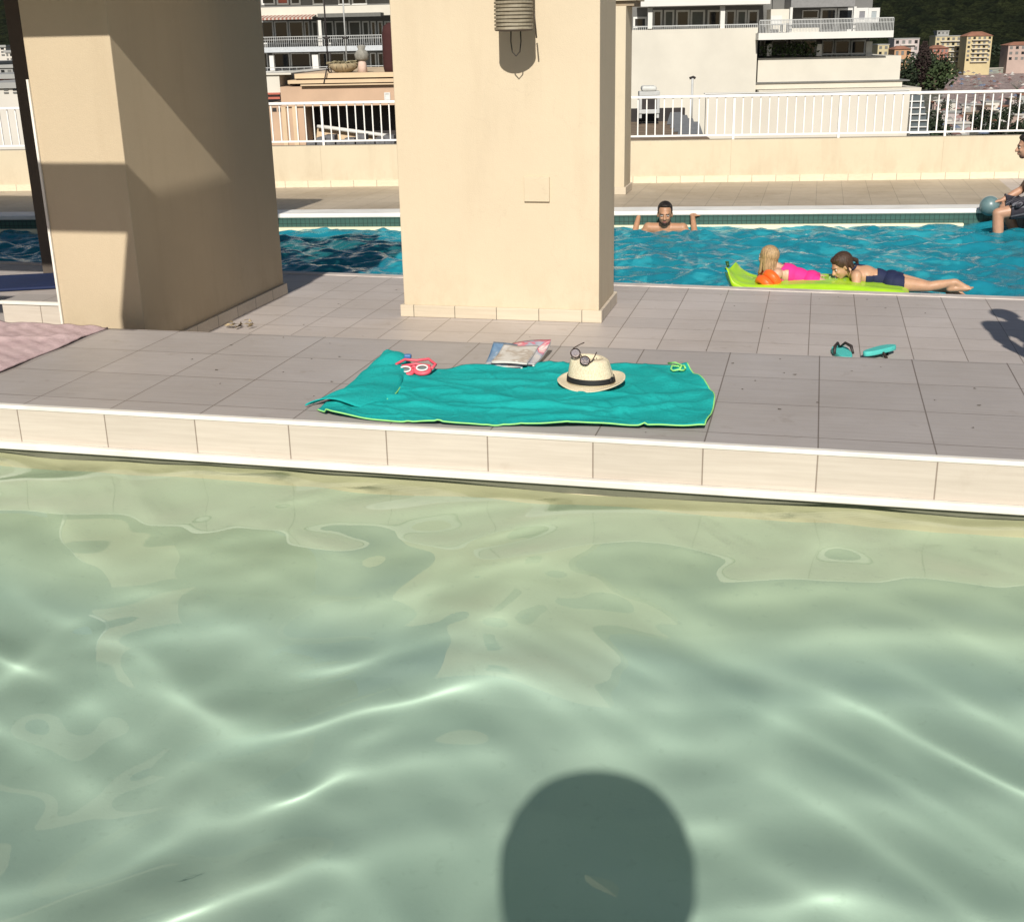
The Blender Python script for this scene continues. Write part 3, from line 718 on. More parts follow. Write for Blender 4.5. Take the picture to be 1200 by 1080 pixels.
def hand(m, w, d, nrm, k, side, curl=.5):
    """palm from wrist w along d, palm normal nrm; five unequal bent fingers"""
    w, d, nrm = Vector(w), Vector(d).normalized(), Vector(nrm).normalized(); s_ = d.cross(nrm).normalized()*side
    pc = w+d*.048*k
    q = Matrix((s_, d, s_.cross(d))).transposed()
    m.ell(pc, (.040*k, .050*k, .015*k), 14, 8, q)
    for j, (o_, L_) in enumerate(((-.030, .060), (-.010, .073), (.011, .078), (.030, .070))):
        b0 = w+d*.082*k+s_*o_*k; d1 = (d-nrm*(-curl*.5)).normalized(); p1 = b0+d1*L_*.45*k; d2 = (d+nrm*curl*1.1).normalized(); p2 = p1+d2*L_*.32*k; p3 = p2+(d+nrm*curl*1.9).normalized()*L_*.25*k
        capsule(m, b0-d*.02*k, p1, .0095*k, .0085*k, 8); capsule(m, p1, p2, .0085*k, .0078*k, 8); capsule(m, p2, p3, .0078*k, .0065*k, 8)
    b0 = w+d*.030*k+s_*.034*k; p1 = b0+(s_*.7+d*.75+nrm*.25).normalized()*.040*k; p2 = p1+(s_*.25+d*.9+nrm*.45).normalized()*.030*k
    capsule(m, b0-s_*.012*k, p1, .013*k, .0095*k, 8); capsule(m, p1, p2, .0095*k, .008*k, 8)
def foot(m, a, toe, k, up=(0, 0, 1)):
    a, toe, up = Vector(a), Vector(toe).normalized(), Vector(up)
    heel = a-up*.055*k-toe*.03*k; ball = a-up*.065*k+toe*.13*k
    capsule(m, a, heel, .038*k, .034*k, 10); capsule(m, heel, ball, .034*k, .032*k, 12); capsule(m, a+toe*.02*k, ball, .036*k, .026*k, 10)
    s_ = toe.cross(up).normalized()
    for j, (o_, L_) in enumerate(((-.032, .058), (-.014, .050), (.002, .045), (.016, .038), (.030, .030))):
        capsule(m, ball+s_*o_*k-toe*.01*k, ball+s_*o_*k*1.1+toe*L_*k-up*.004*k, .0135*k if j == 0 else .010*k, .011*k if j == 0 else .008*k, 8)
M_skin = lambda n, c: skinmat(n, c)
def skinmat(name, c):
    t = NT(name); col = t.mix(t.ramp(t.noise(14, 4, .6), [(.3, 0.), (.7, 1.)]), mul(c, .86), mul(c, 1.08))
    t.b.inputs['Subsurface Weight'].default_value = .08; t.b.inputs['Subsurface Radius'].default_value = (.02, .008, .004)
    t.bump(t.noise(160, 3), .15, .002); return t.fin(col, .48, spec=.45)
def hairmat(name, c):
    t = NT(name); n_ = t.noise(1, 4, .6, t.map(t.obj(), sc=(120, 120, 18)), dist=.4)
    t.bump(n_, .9, .006); return t.fin(t.mix(t.ramp(n_, [(.35, 0.), (.65, 1.)]), mul(c, .55), mul(c, 1.25)), .5, spec=.35)
def head(m, H, Rh, k, neck):
    """Rh columns right, forward, up"""
    P = lambda x, y, z: Vector(H)+Rh@Vector((x*k, y*k, z*k))
    m.ell(P(0, -.012, .028), (.076*k, .096*k, .090*k), 20, 14, Rh)      # cranium
    m.ell(P(0, .030, -.030), (.060*k, .062*k, .074*k), 18, 12, Rh)      # face
    m.ell(P(0, .052, -.088), (.030*k, .030*k, .022*k), 12, 8, Rh)       # chin
    m.ell(P(0, .078, .022), (.052*k, .018*k, .014*k), 12, 8, Rh)        # brow
    capsule(m, P(0, .090, .006), P(0, .112, -.030), .010*k, .0145*k, 8)   # nose
    for s_ in (-1, 1):
        m.ell(P(s_*.033, .074, -.028), (.020*k, .018*k, .018*k), 10, 8, Rh)    # cheek
        m.ell(P(s_*.014, .102, -.034), (.009*k, .009*k, .007*k), 8, 6, Rh)
        m.ell(P(s_*.076, -.005, -.012), (.009*k, .020*k, .031*k), 10, 8, Rh)   # ear
    m.ell(P(0, .088, -.058), (.024*k, .011*k, .006*k), 10, 6, Rh); m.ell(P(0, .086, -.069), (.020*k, .011*k, .007*k), 10, 6, Rh)
    capsule(m, P(0, -.022, -.05), neck, .052*k, .056*k, 14)
    return P
def face_bits(P, Rh, k, parent, hair, lips=(.32, .11, .09)):
    for s_ in (-1, 1):
        e = MB(); e.ell(P(s_*.031, .082, .001), (.0135*k, .008*k, .0075*k), 12, 8, Rh); eye_ = e.build('eye', M_eyew, parent)
        e = MB(); e.ell(P(s_*.031, .0885, .001), (.0062*k, .0035*k, .0062*k), 10, 8, Rh); e.build('iris', M_iris, eye_)
        e = MB(); capsule(e, P(s_*.016, .094, .019), P(s_*.046, .083, .021), .0042*k, .003*k, 6); e.build('eyebrow', hair, parent)
    e = MB(); e.ell(P(0, .0965, -.058), (.022*k, .005*k, .0045*k), 10, 6, Rh); e.ell(P(0, .0945, -.067), (.017*k, .005*k, .005*k), 10, 6, Rh); e.build('lips', plain('lips', lips, .5, .1, 30, 0), parent)
M_eyew = plain('eye_white', (.62, .58, .54), .25, .03, 9, 0); M_iris = plain('iris', (.03, .02, .015), .2, .1, 9, 0)
def mid(a, b, t=.5): return Vector(a)*(1-t)+Vector(b)*t
def person(label, H, face_dir, head_up, J, k, skin, group=None, vox=.008, hands=(None, None), feet=(None, None), girth=1.0, female=False, loc=None):
    """J: shoulders sl sr, elbows, wrists, hips, knees, ankles in world space; one continuous remeshed body"""
    loc = Vector(loc if loc is not None else mid(J['hl'], J['hr'])); root = thing('person', label, 'person', loc, 0, group)
    m = MB(); m.M = Matrix.Translation(-loc)
    Rh = frame(face_dir, head_up)
    sm_, hm_ = mid(J['sl'], J['sr']), mid(J['hl'], J['hr'])
    P = head(m, H, Rh, k, sm_+(Vector(H)-sm_)*.15)
    ax = (sm_-hm_); Ls = ax.length; z_ = ax.normalized(); x_ = (Vector(J['sr'])-Vector(J['sl'])); x_ = (x_-z_*x_.dot(z_)).normalized(); y_ = z_.cross(x_)
    Q = Matrix((x_, y_, z_)).transposed()
    sw_, hw_ = (Vector(J['sr'])-Vector(J['sl'])).length/2, (Vector(J['hr'])-Vector(J['hl'])).length/2
    g = girth
    m.ell(hm_+ax*.74, (sw_*.92*g, .112*k*g, Ls*.30), 20, 14, Q); m.ell(hm_+ax*.45, (sw_*.74*g, .100*k*g, Ls*.30), 20, 12, Q); m.ell(hm_+ax*.12, (hw_*1.0+.075*k*g, .112*k*g, Ls*.24), 20, 12, Q)
    capsule(m, J['sl'], J['sr'], .058*k*g, .058*k*g, 14); capsule(m, sm_, sm_+(Vector(H)-sm_)*.4, .082*k, .056*k, 14)
    for s_ in 'lr':
        S, E__, W, Hh, K, An = [Vector(J[a_+s_]) for a_ in ('s', 'e', 'w', 'h', 'k', 'a')]
        m.ell(S, (.062*k*g, .058*k*g, .062*k*g), 12, 8)
        capsule(m, S, mid(S, E__, .5), .055*k*g, .049*k*g, 14); capsule(m, mid(S, E__, .5), E__, .049*k*g, .038*k*g, 14)
        capsule(m, E__, mid(E__, W, .35), .040*k*g, .041*k*g, 12); capsule(m, mid(E__, W, .35), W, .041*k*g, .026*k, 12)
        capsule(m, Hh, mid(Hh, K, .5), .092*k*g, .074*k*g, 16); capsule(m, mid(Hh, K, .5), K, .074*k*g, .054*k*g, 14)
        capsule(m, K, mid(K, An, .35), .053*k*g, .056*k*g, 14); capsule(m, mid(K, An, .35), An, .056*k*g, .035*k, 12)
        hd = hands[0 if s_ == 'l' else 1]
        if hd: hand(m, W, hd[0], hd[1], k, hd[2], hd[3])
        else: hand(m, W, (W-E__), y_*-1, k, 1 if s_ == 'l' else -1, .5)
        ft = feet[0 if s_ == 'l' else 1]
        if ft: foot(m, An, ft[0], k, ft[1])
        else: foot(m, An, y_*-1, k)
    body = remeshed(m, 'body', skin, root, vox, 3)
    P2 = lambda x, y, z: P(x, y, z)-loc
    return root, body, P2, Rh, loc, Q

# ---- man hanging on the far coping, facing the camera
sk1 = skinmat('tanned_skin', (.42, .225, .13)); h1 = hairmat('black_hair', (.018, .013, .010))
cd = Vector((.10, -.97, -.12))
J = dict(sl=(-1.345, 13.06, -.135), sr=(-1.705, 13.06, -.135), el=(-1.185, 13.03, -.36), er=(-1.895, 13.03, -.37), wl=(-1.262, 13.30, -.045), wr=(-1.845, 13.29, -.05),
         hl=(-1.44, 13.12, -.68), hr=(-1.62, 13.12, -.68), kl=(-1.40, 12.95, -1.05), kr=(-1.66, 12.95, -1.05), al=(-1.42, 13.1, -1.38), ar=(-1.64, 13.1, -1.38))
root, body, P, Rh, L0, Q = person('dark-haired man hanging by both hands from the white coping, chest in the water', (-1.525, 12.99, .025), cd, (0, .05, 1), J, 1.0, sk1,
    hands=(((0, .9, .28), (0, -.35, -1), -1, .45), ((0, .9, .28), (0, -.35, -1), 1, .45)))
hm_ = MB(); hm_.ell(P(0, -.030, .050), (.080, .092, .082), 24, 14, Rh); hm_.ell(P(0, .030, .100), (.060, .045, .022), 16, 10, Rh)
for s_ in (-1, 1): hm_.ell(P(s_*.070, .010, .036), (.010, .026, .036), 10, 8, Rh)
remeshed(hm_, 'hair', h1, root, .007, 2)
bd_ = MB(); bd_.ell(P(0, .050, -.086), (.040, .034, .030), 14, 10, Rh)
for s_ in (-1, 1): bd_.ell(P(s_*.045, .028, -.066), (.016, .03, .034), 10, 8, Rh)
remeshed(bd_, 'beard', hairmat('beard_hair', (.05, .03, .022)), root, .006, 3)
face_bits(P, Rh, 1.0, root, h1)
garment(body, lambda c: c.z+L0.z < -.60 and c.z+L0.z > -.98, .006, 'swim_shorts', plain('dark_swim_shorts', (.03, .035, .06), .8), root)

# ---- blonde child on the air mattress
sk2 = skinmat('fair_skin', (.58, .36, .25)); h2 = hairmat('blonde_hair', (.42, .28, .15))
J = dict(sl=(-.245, 9.80, .055), sr=(-.245, 9.58, .045), el=(-.36, 9.86, -.065), er=(-.37, 9.50, -.065), wl=(-.50, 9.84, -.07), wr=(-.50, 9.56, -.07),
         hl=(.045, 9.75, -.030), hr=(.045, 9.63, -.030), kl=(.225, 9.74, -.055), kr=(.205, 9.55, -.060), al=(.375, 9.74, -.055), ar=(.335, 9.46, -.060))
root, body, P, Rh, L0, Q = person('blonde child in pink swimsuit and orange armbands lying on the lime air mattress', (-.325, 9.68, .155), (-.80, .58, .10), (-.1, 0, 1), J, .74, sk2, vox=.007, girth=.92,
    hands=(((-1, 0, 0), (0, 0, -1), 1, .2), ((-1, 0, 0), (0, 0, -1), -1, .2)), feet=(((1, 0, -.2), (0, 0, 1)), ((1, -.2, -.2), (0, 0, 1))))
hm_ = MB(); k = .74; hm_.ell(P(0, -.022, .040), (.090*k, .108*k, .098*k), 24, 14, Rh)
rs = random.Random(4)
for q in range(34):
    a_ = rs.uniform(-2.3, 2.3); x, y = math.sin(a_)*.078, -.02-math.cos(a_)*.088
    capsule(hm_, P(x*.9, y*.9, .03), P(x*1.05+rs.uniform(-.012, .012), y*1.05+rs.uniform(-.012, .012), -.105-rs.uniform(0, .07)), .019*k, .008*k, 7)
remeshed(hm_, 'hair', h2, root, .006, 1)
face_bits(P, Rh, k, root, h2)
M_mag = plain('pink_lycra', (.74, .03, .24), .8, .08, 20, .1)
garment(body, lambda c: -.235 < c.x+L0.x-(0) < .075 and c.z+L0.z > -.115 and not (c.x+L0.x < -.16 and (abs(c.y+L0.y-9.69) > .075)) and (Vector(c)+L0-Vector((-.32, 9.68, .15))).length > .135, .004, 'swimsuit', M_mag, root)
M_or = NT('orange_vinyl'); M_or.b.inputs['Coat Weight'].default_value = .3; M_or = M_or.fin((.85, .13, .02), .35)
for nm, S, E__ in (('armband', (-.262, 9.83, .035), (-.340, 9.87, -.04)), ('armband', (-.268, 9.555, .025), (-.345, 9.50, -.045))):
    a0, b0 = Vector(S)-L0, Vector(E__)-L0; d_ = (b0-a0).normalized(); c0 = (a0+b0)/2
    mm = MB()
    for sgn, r_ in ((-1, .058), (1, .064)):
        cc_ = c0+d_*sgn*.036; u = d_.orthogonal().normalized(); w = d_.cross(u)
        mm.rings([[cc_+(u*math.cos(2*PI*i/22)+w*math.sin(2*PI*i/22))*(r_+.030*math.cos(b_))+d_*.037*math.sin(b_) for i in range(22)] for b_ in [2*PI*j/12 for j in range(13)]], cap=False)
    mm.build(nm, M_or, root)

# ---- dark-haired girl behind her on the mattress
sk3 = skinmat('olive_skin', (.50, .29, .18)); h3 = hairmat('brown_hair', (.060, .032, .020))
J = dict(sl=(.335, 9.80, .050), sr=(.345, 9.57, .045), el=(.24, 9.84, -.060), er=(.350, 9.49, -.055), wl=(.10, 9.66, -.070), wr=(.330, 9.40, -.075),
         hl=(.645, 9.76, -.015), hr=(.645, 9.62, -.015), kl=(.88, 9.80, -.055), kr=(.88, 9.64, -.035), al=(1.08, 9.84, -.09), ar=(1.06, 9.68, -.005))
root, body, P, Rh, L0, Q = person('dark-haired girl in navy swimsuit propped on her arms, legs stretched out over the water', (.235, 9.66, .105), (-.78, -.42, -.45), (-.45, -.1, 1), J, .80, sk3, vox=.007, girth=.88,
    hands=(((-.8, -.5, 0), (0, 0, -1), 1, .2), ((-.5, -.6, -.1), (0, 0, -1), -1, .2)), feet=(((1, 0, -.15), (0, 0, 1)), ((1, 0, .1), (0, 0, 1))))
hm_ = MB(); k = .80; hm_.ell(P(0, -.026, .040), (.088*k, .104*k, .094*k), 24, 14, Rh); hm_.ell(P(0, .03, .085), (.07*k, .05*k, .035*k), 14, 8, Rh)
for q in range(26):
    a_ = rs.uniform(-1.9, 1.9); x, y = math.sin(a_)*.080, -.02-math.cos(a_)*.085
    capsule(hm_, P(x*.9, y*.9, .03), P(x*1.02, y*1.02, -.060-rs.uniform(0, .045)), .018*k, .009*k, 7)
remeshed(hm_, 'hair', h3, root, .006, 1)
tl = MB(); capsule(tl, P(0, -.10, .03), P(.02, -.165, -.03), .024*k, .020*k); capsule(tl, P(.02, -.165, -.03), P(.03, -.16, -.10), .020*k, .008*k); remeshed(tl, 'ponytail', h3, root, .006, 1)
face_bits(P, Rh, k, root, h3)
M_navy = plain('navy_lycra', (.012, .018, .06), .8, .1, 20, .1)
garment(body, lambda c: (.42 < c.x+L0.x < .70 and c.z+L0.z > -.12 and (c.x+L0.x > .52 or c.z+L0.z < .09-.0)) and not (c.x+L0.x < .50 and c.z+L0.z > .045), .004, 'swimsuit', M_navy, root)
st = MB(); st.tube([Vector(p)-L0 for p in ((.34, 9.70, .112), (.40, 9.69, .108), (.46, 9.69, .085))], .006, 6); st.tube([Vector(p)-L0 for p in ((.31, 9.61, .085), (.325, 9.60, .10), (.34, 9.63, .112), (.345, 9.74, .112), (.33, 9.79, .10))], .006, 6); st.build('shoulder_strap', M_navy, root)

# ---- man seated on the pool edge at the right of the picture
sk4 = skinmat('ruddy_skin', (.46, .26, .17)); h4 = hairmat('dark_hair', (.025, .018, .014))
J = dict(sl=(2.20, 13.24, .44), sr=(2.20, 13.60, .44), el=(2.27, 13.16, .18), er=(2.08, 13.72, .22), wl=(2.06, 13.20, .17), wr=(1.90, 13.66, .12),
         hl=(2.30, 13.30, .125), hr=(2.30, 13.50, .125), kl=(1.810, 13.24, .040), kr=(1.92, 13.62, .045), al=(1.855, 13.22, -.37), ar=(2.12, 13.56, -.34))
root, body, P, Rh, L0, Q = person('man in dark striped shorts seated on the pool edge, legs in the water, right edge', (2.045, 13.40, .685), (-1, -.05, -.12), (-.12, 0, 1), J, 1.0, sk4,
    hands=(((-1, .1, -.2), (0, 0, -1), 1, .4), ((-1, 0, -.2), (0, 0, -1), -1, .4)), feet=(((-1, 0, -.2), (0, 0, 1)), ((-1, 0, -.2), (0, 0, 1))))
hm_ = MB(); hm_.ell(P(0, -.024, .045), (.083, .098, .088), 24, 14, Rh); hm_.ell(P(0, .035, .092), (.066, .045, .030), 16, 10, Rh)
for s_ in (-1, 1): hm_.ell(P(s_*.070, .018, .030), (.012, .030, .045), 10, 8, Rh)
remeshed(hm_, 'hair', h4, root, .007, 2)
bd_ = MB(); bd_.ell(P(0, .050, -.086), (.040, .034, .030), 14, 10, Rh); remeshed(bd_, 'beard', hairmat('stubble', (.10, .055, .04)), root, .006, 3)
face_bits(P, Rh, 1.0, root, h4)
t = NT('striped_shorts'); w = t.n('ShaderNodeTexWave'); t.set(w.inputs['Vector'], t.obj()); w.inputs['Scale'].default_value = 11; w.bands_direction = 'Y'
M_sho = t.fin(t.mix(t.ramp(w.outputs['Fac'], [(.80, 0.), (.9, 1.)]), (.022, .020, .030), (.13, .13, .15)), .85)
t.bump(t.noise(30, 4, .6, t.obj()), .6, .02)
garment(body, lambda c: (c.x+L0.x > 1.93 and c.z+L0.z < .235 and c.z+L0.z > -.04) and not (c.z+L0.z > .17 and c.x+L0.x < 2.22 and abs(c.y+L0.y-13.4) > .22), .016, 'shorts', M_sho, root)

# ---- person standing just outside the right edge whose shadow falls on the tiles
sk5 = skinmat('brown_skin', (.38, .22, .14))
bx0, by0 = 1.74, 5.86
J = dict(sl=(bx0-.19, by0, PLAT_Z+1.42), sr=(bx0+.19, by0, PLAT_Z+1.42), el=(bx0-.27, by0+.0, PLAT_Z+1.15), er=(bx0+.27, by0+.0, PLAT_Z+1.15), wl=(bx0-.25, by0+.06, PLAT_Z+.90), wr=(bx0+.25, by0+.06, PLAT_Z+.90),
         hl=(bx0-.10, by0, PLAT_Z+.93), hr=(bx0+.10, by0, PLAT_Z+.93), kl=(bx0-.13, by0, PLAT_Z+.50), kr=(bx0+.12, by0, PLAT_Z+.50), al=(bx0-.15, by0-.02, PLAT_Z+.085), ar=(bx0+.14, by0-.02, PLAT_Z+.085))
root, body, P, Rh, L0, Q = person('person in grey shirt standing on the platform just past the right edge', (bx0-.03, by0+.01, PLAT_Z+1.64), (0, 1, 0), (0, 0, 1), J, 1.0, sk5, vox=.012,
    hands=(((.1, .1, -.9), (1, 0, 0), 1, .3), ((-.1, .1, -.9), (-1, 0, 0), -1, .3)), feet=(((0, 1, 0), (0, 0, 1)), ((.2, 1, 0), (0, 0, 1))))
hm_ = MB(); hm_.ell(P(0, -.022, .045), (.086, .104, .092), 20, 12, Rh); remeshed(hm_, 'hair', h4, root, .01, 1); face_bits(P, Rh, 1.0, root, h4)
garment(body, lambda c: PLAT_Z+.52 < c.z+L0.z < PLAT_Z+1.0 and abs(c.x+L0.x-bx0) < .3, .02, 'shorts', plain('navy_shorts', (.03, .04, .10), .85), root)
garment(body, lambda c: PLAT_Z+1.0 <= c.z+L0.z < PLAT_Z+1.47 and abs(c.x+L0.x-bx0) < .26, .018, 'shirt', plain('grey_shirt', (.35, .36, .38), .85), root)

# ---- the photographer behind the camera, whose shadow with sun hat falls into the near pool
qx, qy, qz = .035, -.49, .265
J = dict(sl=(qx-.17, qy-.05, qz+1.38), sr=(qx+.17, qy-.05, qz+1.38), el=(qx-.27, qy+.06, qz+1.15), er=(qx+.27, qy+.06, qz+1.15), wl=(qx-.16, qy+.22, qz+1.25), wr=(qx+.16, qy+.22, qz+1.25),
         hl=(qx-.10, qy, qz+.95), hr=(qx+.10, qy, qz+.95), kl=(qx-.11, qy, qz+.50), kr=(qx+.11, qy, qz+.50), al=(qx-.11, qy-.02, qz+.085), ar=(qx+.11, qy-.02, qz+.085))
root, body, P, Rh, L0, Q = person('person in a wide sun hat standing behind the near pool', (qx, qy+.02, qz+1.66), (0, 1, -.1), (0, 0, 1), J, 1.0, sk5, vox=.012, feet=(((0, 1, 0), (0, 0, 1)), ((0, 1, 0), (0, 0, 1))),
    hands=(((.3, .4, .9), (0, -1, 0), 1, .3), ((-.3, .4, .9), (0, -1, 0), -1, .3)))
face_bits(P, Rh, 1.0, root, h4)
garment(body, lambda c: qz+.52 < c.z+L0.z < qz+1.47 and abs(c.x+L0.x-qx) < .24 and c.y+L0.y < qy+.16, .02, 'beach_dress', plain('white_dress', (.6, .58, .55), .85), root)
HX = Vector((qx, qy+.02, qz+1.66))
hat2 = thing('sun_hat', 'floppy straw sun hat on the person behind the near pool', 'hat', HX+Vector((0, .03, .03)))
MB().grid(lambda u, v: ((.256-.085*v**2.5)*math.cos(u*2*PI), (.22-.06*v**2.5)*math.sin(u*2*PI), .03-.25*v+.006*math.sin(u*12*PI)*v), 49, 8).build('brim', M_straw, hat2, solid=.004)
MB().lathe([(.254, .03), (.243, .08), (.212, .135), (.155, .175), (.08, .20), (.005, .21)], n=32).build('crown', M_straw, hat2)
# ================================================================= THE TOWN BEYOND
M_wwall = plain('white_render', (.60, .57, .50), .8, .07, .5, .2, 6)
M_wslab = plain('white_slab', (.66, .65, .62), .7, .06, .5, .1)
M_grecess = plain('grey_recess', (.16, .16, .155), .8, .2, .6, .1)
M_glass = NT('dark_glass').fin((.015, .018, .022), .08, spec=.6)
M_frame = plain('white_frame', (.62, .62, .60), .5, .05, 5, 0)
M_metal = plain('grey_metal', (.45, .46, .46), .45, .1, 5, .1)
M_tan = plain('tan_render', (.52, .36, .25), .85, .1, .8, .2, 10)
M_tanlight = plain('tan_light_render', (.62, .47, .31), .85, .1, .8, .2, 10)
M_dark = plain('dark_roof', (.035, .03, .03), .8, .3, 2, .2)
M_brown = plain('brown_roof_felt', (.20, .145, .10), .9, .3, 1.5, .3, 8)
M_red = plain('red_awning', (.45, .13, .09), .8, .2, 1, 0)
M_terra = plain('terracotta_roof', (.30, .14, .09), .85, .25, .3, .2, 3)

class Fac:
    """a vertical plane of a building at its real place; sizes measured along it in metres"""
    def __init__(s, px, py, Y, ang):
        p = at_y(px, py, Y); s.o = Vector((p.x, p.y, 0)); s.a = R(ang)
        s.M = Matrix.Translation(s.o) @ Matrix.Rotation(s.a, 4, 'Z')
        s.n = Vector((-math.sin(s.a), math.cos(s.a), 0)); s.u = Vector((math.cos(s.a), math.sin(s.a), 0))
    def sz(s, px, py, t=0):
        d = ray(px, py); c = Vector((0, 0, CAM_H)); q = s.o+s.n*t
        k = ((q-c).dot(s.n))/d.dot(s.n); p = c+d*k
        return (p-q).dot(s.u), p.z
    def root(s, name, label, cat, group=None):
        return thing(name, label, cat, s.o, s.a, group)
    def bx(s, m, px0, py0, px1, py1, t0, t1, zlo=None):
        if py1 > 800: py1, zlo = py0+40, (GZ if zlo is None else zlo)
        my, mx_ = (py0+py1)/2, (px0+px1)/2
        m.box(s.sz(px0, my, t0)[0], s.sz(px1, my, t0)[0], t0, t1, s.sz(mx_, py1, t0)[1] if zlo is None else zlo, s.sz(mx_, py0, t0)[1])
        return m
    def part(s, name, mat, parent, *b, **k):
        m = MB()
        for q in b: s.bx(m, *q, **k)
        return m.build(name, mat, parent)
    def window(s, px0, py0, px1, py1, t, parent, glass=None, fr=.09, name='window', bars=0):
        m = MB(); my, mx_ = (py0+py1)/2, (px0+px1)/2
        x0, x1 = s.sz(px0, my, t)[0], s.sz(px1, my, t)[0]; z0, z1 = s.sz(mx_, py1, t)[1], s.sz(mx_, py0, t)[1]
        m.box(x0, x1, t-.05, t, z1-fr, z1).box(x0, x1, t-.05, t, z0, z0+fr).box(x0, x0+fr, t-.05, t, z0+fr, z1-fr).box(x1-fr, x1, t-.05, t, z0+fr, z1-fr)
        for k in range(bars):
            xx = x0+(x1-x0)*(k+1)/(bars+1); m.box(xx-fr/2, xx+fr/2, t-.045, t-.001, z0+fr, z1-fr)
        w = m.build(name, M_frame, parent)
        g_ = MB().box(x0+fr, x1-fr, t-.02, t-.002, z0+fr, z1-fr).build('pane', glass or M_glass, w)
        return w
    def rail(s, px0, px1, ytop, ybot, t, parent, nb, mat=None, name='railing', mid=True, y2=0):
        m = MB(); my = (ytop+ybot)/2; mx_ = (px0+px1)/2
        x0, x1 = s.sz(px0, my, t)[0], s.sz(px1, my, t)[0]; z0, z1 = s.sz(mx_, ybot, t)[1], s.sz(mx_, ytop, t)[1]
        m.box(x0, x1, t-.03, t+.03, z1-.06, z1)
        if mid: m.box(x0, x1, t-.02, t+.02, z1-.30, z1-.26)
        for k in range(nb+1):
            xx = x0+(x1-x0)*k/nb; m.box(xx-.018, xx+.018, t-.015, t+.015, z0, z1-.06)
        return m.build(name, mat or M_metal, parent)

# ---- white apartment block right of the middle pillar
GZ = -20.0
A = Fac(888, 60, 84, 12)
ra = A.root('apartment_building', 'white stepped apartment building with balconies right of the middle pillar', 'building')
A.part('wall', M_wwall, ra, (700, 34.5, 887.5, 900, 0, 12), zlo=GZ)
m = MB(); A.bx(m, 888, 67, 1055, 95, .6, 14); m.build('terrace_wall', M_wwall, ra)
m = MB(); A.bx(m, 825, 97, 1057, 104, .3, 12); A.bx(m, 888.5, 104.5, 1078, 900, -.6, 14, zlo=GZ); m.build('lower_wall', plain('cream_render', (.58, .54, .46), .8, .08, .5, .2, 6), ra)
m = MB(); A.bx(m, 884, 95.3, 1066, 96.8, .2, 3); m.build('drip_ledge', M_grecess, ra)
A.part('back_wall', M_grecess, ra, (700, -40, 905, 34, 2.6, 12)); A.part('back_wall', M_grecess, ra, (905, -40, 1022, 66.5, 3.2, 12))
A.part('roof_slab', M_wslab, ra, (750, -6, 903, 6.5, -.4, 2.59))
A.part('roof_slab', plain('grey_slab', (.22, .22, .22), .8), ra, (928, -30, 1003, 8.5, .8, 3.19))
for a_, b_ in ((742, 758), (765, 776), (778, 790), (792, 808), (809, 826), (829, 845), (850, 862), (863, 875), (876, 889)):
    A.window(a_, 12 if a_ > 760 else 20, b_, 33, 2.6, ra, glass=M_glass if a_ not in (778, 809, 863) else plain('curtained_glass', (.10, .11, .10), .3), bars=0, fr=.12)
for px in (762, 847): A.part('column', M_wslab, ra, (px-2.6, 4, px+2.6, 34, .1, .5))
A.rail(742, 888, 29.5, 35, .3, ra, 60, mid=False)
A.part('balcony', M_wslab, ra, (889, 37.5, 1047, 45.5, -1.2, 3.1))
A.part('partition', M_wwall, ra, (903, 11, 925, 38, 1.0, 3.1)); A.part('partition', M_wwall, ra, (925.5, 33, 960, 38, 1.2, 1.5))
A.part('post', M_wslab, ra, (925.5, 9, 928.5, 38, -.6, -.3)); A.part('post', M_wslab, ra, (1000, 8, 1003, 38, -.6, -.3))
A.window(940, 12, 959, 22, 3.19, ra, fr=.06); A.window(961, 10, 980, 37, 3.19, ra, fr=.12); A.window(981, 10, 1000, 37, 3.19, ra, fr=.12)
A.rail(890, 1047, 22, 37.5, -1.1, ra, 90)
A.window(1003, 9.5, 1017, 27, -.2, ra, glass=plain('curtain_grey', (.22, .22, .24), .3), fr=.2); A.window(1017.2, 9.5, 1030.5, 27, -.2, ra, glass=plain('curtain_pale', (.34, .38, .40), .3), fr=.2)
for a_, b_ in ((890, 897), (904, 923), (926, 940), (941, 956), (963, 977), (978, 996), (997, 1014)):
    A.window(a_, 47, b_, 65, 3.19, ra, glass=M_glass if a_ > 940 else plain('shaded_green_glass', (.06, .07, .06), .3), fr=.1)
for q in ((899, 52, 904, 66, .7, 1.0), (957, 52, 963, 66, .7, 1.0), (1015, 49, 1022, 66, .7, 1.0)): A.part('column', M_wslab, ra, q)
A.rail(963, 1022, 62.5, 67, .7, ra, 10, mid=False)
hg = MB(); rs = random.Random(3)
x0_, zz = A.sz(890, 66, .75); x1_ = A.sz(958, 66, .75)[0]
for k in range(260):
    c = (rs.uniform(x0_, x1_), .8+rs.uniform(-.15, .15), zz+rs.uniform(0, .75)); s_ = rs.uniform(.06, .14)
    q = Matrix.Rotation(rs.uniform(0, 6), 3, 'X') @ Matrix.Rotation(rs.uniform(0, 6), 3, 'Y')
    hg.add([Vector(c)+q@Vector(v)*s_ for v in ((-1, 0, 0), (0, -1, .3), (1, 0, 0), (0, 1, .3))], [(0, 1, 2, 3)])
M_leaf = plain('dark_leaves', (.05, .08, .03), .8, .4, 2, 0)
tag(hg.build('balcony_hedge', M_leaf, None, mw=A.M), 'low green hedge along the white terrace wall of the white apartment building', 'hedge')
